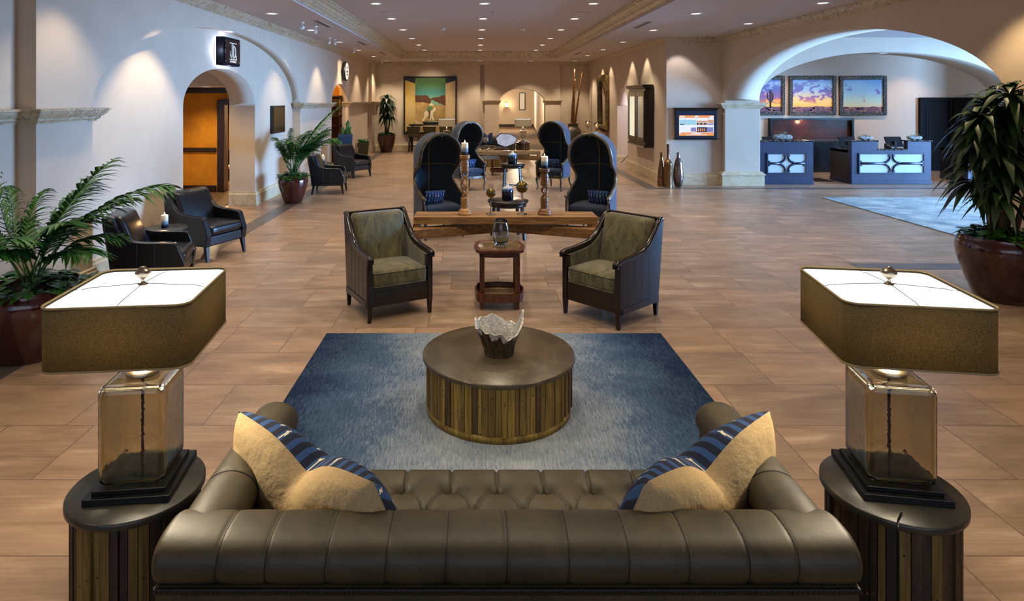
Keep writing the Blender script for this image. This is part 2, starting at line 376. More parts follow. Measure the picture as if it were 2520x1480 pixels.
# ================================================================ ROOM SHELL
ZC = 3.78; ZT = 4.04; YB = 27.4
def ell(s, a, b, z0, rise, p=1.0):
    c = (a + b) / 2; h = (b - a) / 2; u = max(0, 1 - ((s - c) / h) ** 2)
    return z0 + rise * u ** (.5 * p)
def arch_wall(name, axis, pos, depth, s0, s1, zt, ops, mat=None, n=40):
    """wall panel with arched openings. axis 'x': plane X=pos running along Y; axis 'y': plane Y=pos running along X.
    ops: (a, b, spring, rise, exponent)"""
    m = MB()
    def P(s, d, z): return (pos + d, s, z) if axis == 'x' else (s, pos + d, z)
    cur = s0; ops = sorted(ops); segs = []
    for a, b, z0, r_, p in ops:
        segs.append((cur, a, None)); segs.append((a, b, (a, b, z0, r_, p))); cur = b
    segs.append((cur, s1, None))
    for a, b, o in segs:
        if b - a < 1e-4: continue
        if o is None:
            for d in (0, depth): m.add([P(a, d, 0), P(b, d, 0), P(b, d, zt), P(a, d, zt)], [(0, 1, 2, 3)])
        else:
            ss = [(a + b) / 2 - (b - a) / 2 * math.cos(PI * i / n) for i in range(n + 1)]
            zz = [ell(x, *o) for x in ss]; zz[0] = zz[-1] = o[2]
            for d in (0, depth):
                for i in range(n): m.add([P(ss[i], d, zz[i]), P(ss[i + 1], d, zz[i + 1]), P(ss[i + 1], d, zt), P(ss[i], d, zt)], [(0, 1, 2, 3)])
            vs = []
            for i in range(n + 1): vs += [P(ss[i], 0, zz[i]), P(ss[i], depth, zz[i])]
            m.add(vs, [(2 * i, 2 * i + 1, 2 * i + 3, 2 * i + 2) for i in range(n)], 0, True)
            for e, z in ((a, zz[0]), (b, zz[-1])): m.add([P(e, 0, 0), P(e, depth, 0), P(e, depth, z), P(e, 0, z)], [(0, 1, 2, 3)])
    for e in (s0, s1): m.add([P(e, 0, 0), P(e, depth, 0), P(e, depth, zt), P(e, 0, zt)], [(0, 1, 2, 3)])
    return struct(m.build(name, mat or PLASTER))
# floor
fl = MB(); fl.box(-8, 16, -3.2, 27.5, -.1, 0); struct(fl.build('floor', FLOOR))
fl = MB(); fl.box(.9, 6, 27.5, 51, -.1, .0); struct(fl.build('floor_corridor', CARPET))
fl = MB(); fl.box(-7, -5.12, 9.5, 15.6, 0, .006); struct(fl.build('floor_lounge', CARPET))
b = MB()
b.box(-4.02, -3.72, -3, 27, 0, .003); struct(b.build('trim_1', SLATE_STRIP))
b = MB(); b.box(4.2, 4.5, 15.45, 27, 0, .003); b.box(4.5, 14, 15.45, 15.72, 0, .003); struct(b.build('trim_2', SLATE_STRIP))
b = MB(); b.box(5.0, 14, 8.18, 8.48, 0, .003); struct(b.build('trim_3', SLATE_STRIP))
# left wall: near plane, projecting front plane with the wide blind arch, recessed plane with the lounge door
b = MB(); b.box(-4.9, -4.57, -3.2, 6.32, 0, ZC); struct(b.build('wall_left', PLASTER))
arch_wall('wall_left_front', 'x', -4.38, -.20, 6.32, 26.0, ZC, [(7.25, 15.85, 2.1, 1.32, 1.0), (19.3, 21.8, 2.05, .64, 1.0)])
b = MB(); b.box(-4.7, -4.25, 26.0, 27.5, 0, ZC); struct(b.build('wall_left_pier', PLASTER))
arch_wall('wall_left_recess', 'x', -4.58, -.53, 6.6, 17.0, ZC, [(9.93, 13.17, 2.05, .70, .9)])
b = MB(); b.box(-4.7, -4.59, 17.0, 19.25, 0, ZC); b.box(-4.7, -4.59, 21.9, 26, 0, ZC); struct(b.build('wall_left_far', PLASTER))
# lounge vestibule behind the arched door
OLIVE = PLASTER
b = MB(); b.box(-7.2, -5.11, 13.17, 13.4, 2.47, 3.0); b.box(-7.2, -5.11, 9.6, 13.2, 2.95, 3.05); b.box(-7.3, -7.2, 9.6, 15.2, 0, 3); b.box(-7.2, -5.1, 9.5, 9.6, 0, 3); b.box(-5.108, -5.0, 13.18, 15.2, 0, 2.6)
struct(b.build('wall_vestibule', PLASTER))
b = MB(); b.box(-7.2, -5.11, 13.4, 15.1, 2.47, 2.6); struct(b.build('ceiling_vestibule', CEIL))
b = MB(); b.box(-7.2, -6.06, 15.0, 15.15, 0, 2.5); b.box(-6.06, -5.12, 15.0, 15.15, 2.18, 2.5); struct(b.build('wall_lounge', ORANGE))
b = MB(); b.box(-7.2, -5.15, 14.92, 15, 2.34, 2.47); b.box(-7.2, -6.12, 14.95, 15, .95, 1.05); b.box(-7.2, -6.12, 14.96, 15, 0, .16); struct(b.build('trim_4', TRIMW, bevel=.015))
b = MB(); b.box(-6.08, -5.92, 14.9, 15.2, 0, 2.18); b.box(-5.92, -5.12, 14.9, 15.2, 2.06, 2.18); struct(b.build('door_1', TRIMW, bevel=.02))
b = MB(); b.box(-8.2, -5, 19.5, 19.6, 0, 2.8); b.box(-8.3, -8.2, 15.1, 19.6, 0, 2.8); struct(b.build('wall_dining', ORANGE))
b = MB(); b.box(-8.2, -5.1, 15.15, 19.6, 2.7, 2.8); struct(b.build('ceiling_dining', CEIL))
# back wall with portal
b = MB(); b.box(-4.6, .98, YB, YB + .15, 0, ZC); b.box(-4.26, .20, YB - .2, YB + .01, 0, ZC); b.box(3.0, 5.1, YB, YB + .15, 0, ZC); b.box(.98, 3.0, YB, YB + .15, 2.9, ZC)
struct(b.build('wall_back', PLASTER))
arch_wall('wall_back_portal', 'y', YB - .2, .5, .40, 3.63, ZC, [(1.01, 3.0, 2.0, .66, 1.0)])
b = MB(); b.box(.8, 5.2, 50.5, 50.6, 0, 3.0); b.box(.75, .9, 27.7, 50.5, 0, 3.0); b.box(3.62, 3.75, 27.7, 36.5, 0, 3.0)
b.prism([(3.62, 36.5), (3.75, 36.5), (4.75, 50.5), (4.6, 50.5)], 0, 3.0)
struct(b.build('wall_corridor', PLASTER))
b = MB(); b.box(.8, 5.2, 27.6, 50.6, 3.0, 3.1); struct(b.build('ceiling_corridor', CEIL))
b = MB(); b.mould([(0, 0), (.03, 0), (.03, .2), (0, .2)], [(.9, 27.9), (.9, 50.5), (4.6, 50.5), (3.62, 36.5), (3.62, 27.9)]); b.box(.92, .98, 50.3, 50.46, 0, 2.7); struct(b.build('baseboard_corridor', TRIMW))
# right wall with small doorway, screen wall, big arch wall, reception arch wall
arch_wall('wall_right_far', 'x', 4.9, .38, 16.4, YB, ZC, [(20.4, 21.9, 1.95, .62, 1.0)])
b = MB(); b.box(5.28, 7.4, 21.9, 22.05, 0, 3); b.box(5.28, 7.4, 20.25, 20.4, 0, 3); b.box(7.3, 7.4, 20.3, 22, 0, 3); b.box(5.28, 7.4, 20.3, 22, 2.9, 3); struct(b.build('wall_side_passage', PLASTER))
b = MB(); b.box(4.9, 6.5, 16.27, 16.401, 0, ZC); struct(b.build('wall_right_screen', PLASTER))
arch_wall('wall_right', 'x', 6.34, .87, -3.2, 16.27, ZC, [(7.55, 16.1, 2.14, 1.29, 1.0)], n=56)
b = MB(); b.box(6.325, 7.225, 16.08, 17.18, 0, 2.14); struct(b.build('wall_right_pillar', PLASTER, bevel=.01))
arch_wall('wall_reception_arch', 'y', 16.27, .9, 7.2, 15.0, ZC, [(7.23, 13.97, 2.14, 1.28, 1.0)], n=56)
b = MB(); b.box(5.5, 16, 19.5, 19.65, 0, ZC); b.box(15.9, 16, 17, 19.6, 0, ZC); b.box(6.4, 6.5, 16.5, 19.6, 0, ZC); struct(b.build('wall_reception', M('blush_plaster', '#d8bda4', .85, bs=25, bstr=.1)))
b = MB(); b.box(6.4, 16, 16.5, 19.6, ZC, ZC + .1); struct(b.build('ceiling_reception', CEIL))
b = MB(); b.box(7.0, 14.4, -3.2, 16.4, ZC, ZC + .1); struct(b.build('ceiling_foyer', CEIL))
# foyer glazed entrance side
b = MB(); b.box(14.2, 14.4, -3.2, 6.9, 0, ZC); b.box(14.2, 14.4, 6.9, 16.3, 3.55, ZC); b.box(14.2, 14.4, 6.9, 16.3, 0, .12); struct(b.build('wall_foyer', PLASTER))
b = MB()
for y in (6.95, 8.5, 10.05, 11.6, 13.15, 14.7, 16.2): b.box(14.22, 14.32, y - .04, y + .04, .12, 3.55)
b.box(14.22, 14.32, 6.9, 16.25, 2.4, 2.48)
wo = struct(b.build('window_1', BLACKM))
# ceilings
b = MB(); Z0, Z1 = ZC, ZC + .08
for x0, x1, y0, y1 in ((-5, -2.93, -3.2, 27.6), (3.2, 6.4, -3.2, 16.5), (3.2, 5.3, 16.5, 27.6), (-2.93, 3.2, 24.5, 27.6), (-2.93, 3.2, -3.2, 2.5)): b.box(x0, x1, y0, y1, Z0, Z1)
struct(b.build('ceiling', CEIL))
b = MB(); b.box(-3.1, 3.4, 2.4, 24.7, ZT, ZT + .08)
b.box(-3.1, -2.93, 2.5, 24.5, Z1, ZT); b.box(3.2, 3.4, 2.5, 24.5, Z1, ZT); b.box(-3.1, 3.4, 24.5, 24.7, Z1, ZT); b.box(-3.1, 3.4, 2.3, 2.5, Z1, ZT)
struct(b.build('ceiling_tray', CEIL))
crown_p = [(0, ZT), (.24, ZT), (.24, ZT - .03), (.21, ZT - .035), (.20, ZT - .06), (.15, ZT - .085), (.115, ZT - .13), (.095, ZT - .135), (.09, ZT - .16), (.035, ZT - .2), (.03, ZT - .225), (0, ZT - .23)]
b = MB(); b.mould(crown_p, [(-2.93, 2.5), (-2.93, 24.5), (3.2, 24.5), (3.2, 2.5)]); struct(b.build('trim_5', CROWN))
cp = [(0, ZC), (.15, ZC), (.15, ZC - .02), (.13, ZC - .03), (.125, ZC - .045), (.075, ZC - .085), (.06, ZC - .09), (.055, ZC - .105), (.02, ZC - .125), (.015, ZC - .14), (0, ZC - .14)]
b = MB(); b.mould(cp, [(-4.57, -3), (-4.57, 6.32), (-4.38, 6.32), (-4.38, 26), (-4.25, 26), (-4.25, YB - .2), (3.63, YB - .2), (3.63, YB), (4.9, YB), (4.9, 16.27), (6.34, 16.27), (6.34, -3)])
struct(b.build('trim_6', CROWN))
lp = [(0, 2.1), (.14, 2.1), (.14, 2.075), (.12, 2.07), (.115, 2.05), (.075, 2.01), (.06, 2.005), (.06, 1.985), (.03, 1.965), (.03, 1.95), (0, 1.95)]
b = MB(); b.mould(lp, [(-4.57, -3), (-4.57, 6.32), (-4.38, 6.32), (-4.38, 7.25), (-4.52, 7.25)]); b.mould(lp, [(-4.52, 15.85), (-4.38, 15.85), (-4.38, 19.3), (-4.55, 19.3)]); b.mould(lp, [(-4.6, 21.8), (-4.38, 21.8), (-4.38, 26), (-4.25, 26), (-4.25, YB - .2)])
lp2 = [(d * .7, z + .05) for d, z in lp]
b.mould(lp2, [(.40, YB), (.40, YB - .2), (1.01, YB - .2), (1.01, YB + .2)]); b.mould(lp2, [(3.0, YB + .2), (3.0, YB - .2), (3.63, YB - .2), (3.63, YB)])
struct(b.build('trim_7', CROWN))
b = MB(); b.mould([(d, z) for d, z in lp], [(6.32, 16.27), (6.32, 16.1), (7.23, 16.1), (7.23, 17.15)]); struct(b.build('trim_8', MARBLE))
# baseboards
bp = [(0, 0), (.045, 0), (.045, .22), (.03, .245), (.03, .27), (0, .275)]
b = MB(); b.mould(bp, [(-4.57, -3), (-4.57, 6.32), (-4.38, 6.32), (-4.38, 7.25), (-4.58, 7.25), (-4.58, 9.93), (-5.11, 9.93)]); b.mould(bp, [(-5.11, 13.17), (-4.58, 13.17), (-4.58, 15.85), (-4.38, 15.85), (-4.38, 19.3), (-4.58, 19.3)]); b.mould(bp, [(-4.58, 21.8), (-4.38, 21.8), (-4.38, 26), (-4.25, 26), (-4.25, YB - .2), (.20, YB - .2), (.20, YB - .02), (.40, YB - .02), (.40, YB - .2), (1.01, YB - .2), (1.01, YB + .25)])
struct(b.build('baseboard_left', MARBLE))
b = MB(); b.mould(bp, [(3.0, YB + .25), (3.0, YB - .2), (3.63, YB - .2), (3.63, YB), (4.9, YB), (4.9, 21.9), (5.28, 21.9)]); b.mould(bp, [(5.28, 20.4), (4.9, 20.4), (4.9, 16.27), (6.28, 16.27)])
b.mould(bp, [(6.34, 7.55), (6.34, -3)]); struct(b.build('baseboard_right', MARBLE))
pp = [(0, 0), (.08, 0), (.08, .26), (.10, .27), (.10, .30), (.06, .33), (.03, .36), (0, .365)]
b = MB(); b.mould(pp, [(6.32, 16.27), (6.32, 16.1), (7.23, 16.1), (7.23, 17.15)]); struct(b.build('baseboard_pillar', MARBLE))
b = MB(); b.box(-5, 7, -3.3, -3.2, 0, .9); b.box(-5, 7, -3.3, -3.2, 3.5, 3.9); struct(b.build('wall_rear', PLASTER))
# ================================================================ LIGHTS FROM THE CEILING
def spot(loc, power, col=(1, .84, .62), ang=105, blend=.6, aim=None, size=.05):
    d = bpy.data.lights.new('downlight_beam', 'SPOT'); d.energy = power; d.color = col; d.spot_size = R(ang); d.spot_blend = blend; d.shadow_soft_size = size
    o = bpy.data.objects.new('downlight_beam', d); o.location = loc; COL.objects.link(o)
    if aim: o.rotation_euler = (Vector(aim) - Vector(loc)).to_track_quat('-Z', 'Y').to_euler()
    return o
def mk_dl():
    m = MB(); m.lathe([(.075, -.001), (.105, -.004), (.115, -.012), (.118, 0)], 28, mi=0, cap=False); m.lathe([(0.0001, -.003), (.078, -.003)], 28, mi=1, sm=False, cap=False)
    return m.build('downlight', [WHITE, E_DL], recalc=False)
DL0 = mk_dl(); first = [True]
def downlight(x, y, z, label, group, power=0, **k):
    if first[0]: o = DL0; first[0] = False
    else: o = DL0.copy(); COL.objects.link(o)
    o.location = (x, y, z); tag(o, label, 'ceiling light', group)
    if power: spot((x, y, z - .03), power, **k)
ordn = ['nearest visible', 'second', 'third', 'fourth', 'fifth', 'farthest']
PT = 70; PS = 62
for cx, cn in ((-1.92, 'left'), (.17, 'middle'), (2.27, 'right')):
    for i, y in enumerate((12.2, 14.5, 16.8, 19.2, 21.5, 23.8)):
        downlight(cx, y, ZT, f'round recessed light in the raised ceiling tray, {cn} column, {ordn[i]} from the viewer', 'recessed lights in the ceiling tray', PT)
    for y in (3.4, 5.4, 7.6, 9.9): spot((cx, y, ZT - .03), PT)
for i, y in enumerate((11.7, 14.5, 17.5, 20.4, 23.4)):
    downlight(-3.76, y, ZC, f'round recessed light along the left wall ceiling, {ordn[i] if i < 4 else "farthest"} from the viewer', 'recessed lights along the left wall', 85, ang=92)
for i, y in enumerate((11.7, 14.5, 17.5, 20.2, 23.0)):
    downlight(4.07, y, ZC, f'round recessed light in the right aisle ceiling beside the tray, {ordn[i] if i < 4 else "farthest"} from the viewer', 'recessed lights in the right aisle', PS, ang=95)
for i, x in enumerate((-3.7, -1.9, .18, 2.28, 4.1)):
    downlight(x, 26.2, ZC, f'round recessed light in the row before the back wall, {["leftmost", "second from left", "middle", "second from right", "rightmost"][i]}', 'recessed lights before the back wall', 105, ang=100)
downlight(5.7, 10.4, ZC, 'round recessed light near the top edge above the big right arch', 'recessed lights above the right arch', PS, ang=95)
downlight(5.7, 13.25, ZC, 'round recessed light above the corner pillar and wall screen', 'recessed lights above the right arch', PS, ang=95)
for y in (1.5, 4.2, 6.6): spot((-3.76, y, ZC - .03), 45, ang=95)
spot((-3.80, 8.75, ZC - .03), 130, ang=88, blend=.4)
spot((5.75, 7.2, ZC - .03), 75, ang=95, col=(1, .74, .42)); spot((5.75, 4.4, ZC - .03), 60, ang=95); spot((4.07, 8.8, ZC - .03), 45)
# wall washers on the right wall
for y, p in ((24.4, 30), (22.9, 30), (19.8, 34), (18.1, 34)): spot((4.55, y, ZC - .03), p, ang=75, blend=.3, aim=(4.75, y, 1))
spot((5.1, 15.75, ZC - .05), 26, ang=75, blend=.4, aim=(5.3, 16.2, 2.0), col=(.95, .9, 1))
for x in (9.4, 10.3, 11.6, 13.2): spot((x, 18.5, ZC - .1), 50, ang=110, col=(1, .80, .62))
for i, (x, z) in enumerate(((9.25, 3.33), (10.75, 3.42), (12.35, 3.3))):
    downlight(x, 16.75, z - .004, f'small round light in the soffit of the reception arch, {["left one", "middle one", "right one"][i]}', 'lights in the reception arch soffit', 22, ang=110)
for x, y in ((8.6, 9.0), (8.6, 13), (11, 9), (11, 13)): spot((x, y, ZC - .03), 60, ang=110, col=(.8, .9, 1))
downlight(-5.9, 12.0, 2.945, 'small round light inside the lounge doorway ceiling', 'lights in the lounge doorway', 75, ang=130, col=(1, .70, .30))
downlight(-5.9, 13.9, 2.466, 'small round light under the lowered lounge passage ceiling', 'lights in the lounge doorway', 80, ang=140, col=(1, .72, .34))
def point(loc, p, col=(1, .75, .45), r=.05):
    d = bpy.data.lights.new('bulb', 'POINT'); d.energy = p; d.color = col; d.shadow_soft_size = r; o = bpy.data.objects.new('bulb', d); o.location = loc; COL.objects.link(o)
point((-6.4, 17.0, 2.4), 170); point((2.4, 44, 2.7), 330, (1, .85, .62), .2); point((2.3, 33, 2.7), 150, (1, .85, .62), .2); point((-5.2, 20.7, 2.6), 30, (1, .6, .2)); point((6.4, 21.2, 2.4), 75, (.62, .7, 1), .2)
# ================================================================ SEATING GROUP IN THE FOREGROUND
b = MB(); b.box(-1.56, 1.56, -1.5, 1.42, 0, .014)
tag(b.build('area_rug', RUG1, bevel=.006, loc=(.17, 4.5, .001)), 'dark to pale blue ombre area rug under the round slatted coffee table', 'rug')
# ---- drum tables: slatted wooden drum with a round slate top
def drum(name, label, x, y, r, h, top, pal, seed, th=.03, group=None, plinth=True, over=.015, zz0=0):
    rnd = random.Random(seed); t = thing(name, label, 'table', (x, y, zz0), 0, group)
    m = MB(); m.lathe([(r + over - .004, h - th), (r + over, h - th + .004), (r + over, h - .005), (r + over - .005, h), (0.0001, h)], 96); m.lathe([(0.0001, h - th), (r + over - .004, h - th)], 96, cap=False)
    m.build('tabletop', top, t)
    if plinth:
        m = MB(); m.lathe([(0.0001, .012), (r - .016, .0), (r - .016, .045), (r - .03, .05)], 72); m.build('plinth', SL1, t)
    m = MB(); m.lathe([(r - .04, .02), (r - .04, h - th - .001)], 48); m.build('drum_core', SL3, t)
    m = MB(); a = 0
    while a < 2 * PI - .01:
        wd = rnd.uniform(.024, .05); da = wd / r; da = min(da, 2 * PI - a)
        d = rnd.uniform(.020, .034); rr = r - .04
        c, s_ = math.cos(a + da / 2), math.sin(a + da / 2); half = rr * math.tan(da / 2) + d * math.tan(da / 2) - .0015
        T = Matrix.Translation((rr * c, rr * s_, 0)) @ Matrix.Rotation(a + da / 2, 4, 'Z')
        m.box(-.01, d, -half, half, .045 + rnd.uniform(-.006, .012), h - th - .001, rnd.choice([0, 0, 1, 1, 2]), T)
        for _ in range(rnd.choice([0, 1, 2])):
            z = rnd.uniform(.12, h - .1); m.box(d - .001, d + .0008, -.004, .004, z, z + .008, 3, T)
        a += da
    m.build('slats', pal + [BLACK], t, bevel=.0015, seg=1); return t
drum('coffee_table', 'round coffee table with brown slate top and upright weathered wood slats on the blue rug', .165, 4.51, .525, .390, SLATE, [SL1, SL2, SL3], 3, over=.013, zz0=.0155)
drum('end_table', 'round end table of dark wood slats with black slate top left of the sofa', -1.405, 2.637, .252, .60, DSLATE, [DSL, SL2, SL3], 5, over=.009)
drum('end_table', 'round end table of dark wood slats with black slate top right of the sofa', 1.717, 2.620, .252, .60, DSLATE, [DSL, SL3, SL2], 9, over=.009)
# ---- driftwood bowl
def bowl():
    rnd = random.Random(4)
    t = thing('driftwood_bowl', 'jagged silver-lined burnt driftwood bowl on the round coffee table', 'bowl', (.165, 4.47, .4062), 0)
    def rimz(a):
        base = .195 + .022 * math.sin(3 * a + 1) + .012 * math.sin(7 * a) + .008 * math.sin(13 * a + 2)
        for c, w_, hh in ((PI * 1.03, .36, .085), (PI * 1.97, .34, .095), (PI * .52, .25, .05), (PI * .8, .15, .02), (PI * 1.5, .75, -.035)):
            d = (a - c + PI) % (2 * PI) - PI; base += hh * math.exp(-(d / w_) ** 2)
        return base
    def shell(off):
        def f(u, v):
            a = 2 * PI * u; z = rimz(a) * v; r = .098 + .07 * v ** 1.25 * (1 + .12 * math.cos(2 * a)) + off
            nz = noise.noise(Vector((math.cos(a) * 3, math.sin(a) * 3, z * 7))) * .012 + .005 * math.sin(17 * a + z * 30) * (1 - v)
            return ((r + nz) * math.cos(a), (r + nz) * math.sin(a) * .9, z)
        return f
    SILV = M('silver_leaf', '#d6d4d0', .35, .3, col2='#a8a5a0', ns=40, bs=60, bstr=.9, bd=.01)
    BURN = M('burnt_driftwood', '#140f08', .3, col2='#4a3b1e', ns=14, st=(3, 3, .6), bs=25, bstr=1.0, bd=.02, Coat_Weight=.4)
    lt = MB(); lt.grid(shell(-.012), 90, 22, cu=True); lt.build('silver_lining', SILV, t)
    # outer bark climbs to a ragged edge, silver above it
    m = MB(); n, k = 120, 30; vs = [shell(0)(i / n, j / k) for i in range(n) for j in range(k + 1)]
    for i in range(n):
        a = 2 * PI * i / n; edge = .84 + .12 * math.sin(5 * a + .6) + .10 * math.sin(11 * a + 1) + .06 * math.sin(23 * a)
        for j in range(k):
            f = (i * (k + 1) + j, ((i + 1) % n) * (k + 1) + j, ((i + 1) % n) * (k + 1) + j + 1, i * (k + 1) + j + 1)
            m.f.append(list(f)); m.m.append(0 if j / k < edge else 1); m.s.append(True)
    m.v = vs; m.build('bark_shell', [BURN, SILV], t)
    m = MB(); m.lathe([(0.0001, .001), (.093, .001), (.096, .012), (0.0001, .014)], 32); m.build('base', BURN, t)
    m = MB()
    for i in range(60): # rim thickness
        a0, a1 = 2 * PI * i / 60, 2 * PI * (i + 1) / 60
        p = [shell(o)(a / (2 * PI), 1) for a in (a0, a1) for o in (0, -.012)]; m.add(p, [(0, 1, 3, 2)])
    m.build('rim', SILV, t)
bowl()
# ---- lamps
def make_lamp(label, x, y, rz, z0=.6):
    t = thing('table_lamp', label, 'lamp', (x, y, z0 + .0005), rz, None)
    m = MB(); m.box(-.165, .165, -.165, .165, 0, .028); m.box(-.14, .14, -.14, .14, .028, .046); m.build('base_plate', BLACK, t, bevel=.002)
    m = MB(); m.cushion(0, 0, .248, .262, .262, .40, r=.035, n=14); m.cushion(0, 0, .250, .244, .244, .385, r=.03, n=14)
    g = m.build('glass_body', GLASS_L, t, recalc=False)
    bm = bmesh.new(); bm.from_mesh(g.data); bmesh.ops.recalc_face_normals(bm, faces=bm.faces)
    # inner skin must face inward
    for f in bm.faces:
        c = f.calc_center_median()
        if max(abs(c.x), abs(c.y)) < .1225 and abs(c.z - .25) < .1935: f.normal_flip()
    bm.to_mesh(g.data); bm.free()
    m = MB(); pts = [(.001 * math.sin(i * 2.3), .001 * math.cos(i * 1.7), .06 + i * .012) for i in range(33)]
    m.tube(pts, [.006 + .0014 * math.sin(i * 2.9) for i in range(33)], 10); m.build('centre_rod', M('brown_rod', '#3a1c12', .6), t)
    m = MB(); m.lathe([(.0001, .449), (.062, .449), (.066, .456), (.064, .470), (.05, .476), (.03, .486), (.022, .50), (.0001, .502)], 36); m.build('neck_cap', NICKEL, t)
    m = MB(); m.lathe([(.008, .5), (.008, .60)], 12); m.lathe([(.02, .55), (.02, .6), (.016, .61)], 16); m.build('socket', NICKEL, t)
    W, D, r_, zb, zt = .545, .55, .055, .575, .815
    out = rrect(W, D, r_, 8); inn = rrect(W - .008, D - .008, r_ - .004, 8); n = len(out)
    m = MB(); vs = []
    for zz, pl in ((zb, out), (zt, out), (zt, inn), (zb, inn)): vs += [(p[0], p[1], zz) for p in pl]
    m.add(vs, [(i + k * n, (i + 1) % n + k * n, (i + 1) % n + ((k + 1) % 4) * n, i + ((k + 1) % 4) * n) for k in range(4) for i in range(n)], 0, True)
    sh = m.build('lamp_shade', SHADE, t)
    m = MB()
    for zz in (zb, zt):
        m.tube([(p[0], p[1], zz) for p in out], .0045, 6, closed=True)
    m.build('shade_rim', M('shade_rim_trim', '#a08a5c', .5), sh)
    m = MB(); m.prism(rrect(W - .012, D - .012, r_ - .006, 8), zt - .012, zt - .009); m.build('diffuser', E_LAMP, t)
    m = MB()
    for a in (0, 90, 180, 270):
        c, s_ = math.cos(R(a)), math.sin(R(a)); m.tube([(0, 0, zt + .012), (c * .21, s_ * .21, zt - .002), (c * .25, s_ * .25, zt - .010), (c * .28, s_ * .28, zt - .006)], .0016, 5)
    m.build('spider', STEEL, t)
    m = MB(); m.lathe([(.0001, zt + .004), (.018, zt + .004), (.02, zt + .01), (.008, zt + .014), (.006, zt + .03), (.018, zt + .036), (.030, zt + .05), (.031, zt + .058), (.024, zt + .070), (.012, zt + .076), (.013, zt + .080), (.0001, zt + .082)], 28); m.build('finial', NICKEL, t)
    d = bpy.data.lights.new('lamp_bulb', 'POINT'); d.energy = 22; d.color = (1, .84, .60); d.shadow_soft_size = .035
    o = bpy.data.objects.new('lamp_bulb', d); o.parent = t; o.location = (0, 0, .69); COL.objects.link(o)
    return t
LAMP_L = make_lamp('square bronze-shaded table lamp with smoky glass body on the left end table', -1.395, 2.66, R(6))
LAMP_R = make_lamp('square bronze-shaded table lamp with smoky glass body on the right end table', 1.735, 2.66, R(-9))
LAMP_R_cord = MB(); LAMP_R_cord.tube(smooth_path([(1.64, 2.44, .606), (1.60, 2.40, .604), (1.585, 2.376, .600), (1.575, 2.36, .56), (1.57, 2.35, .3), (1.56, 2.33, .02)]), .0035, 6)
tag(LAMP_R_cord.build('lamp_cord', BLACK), 'thin black cord trailing from the right lamp over the end table edge', 'cord')
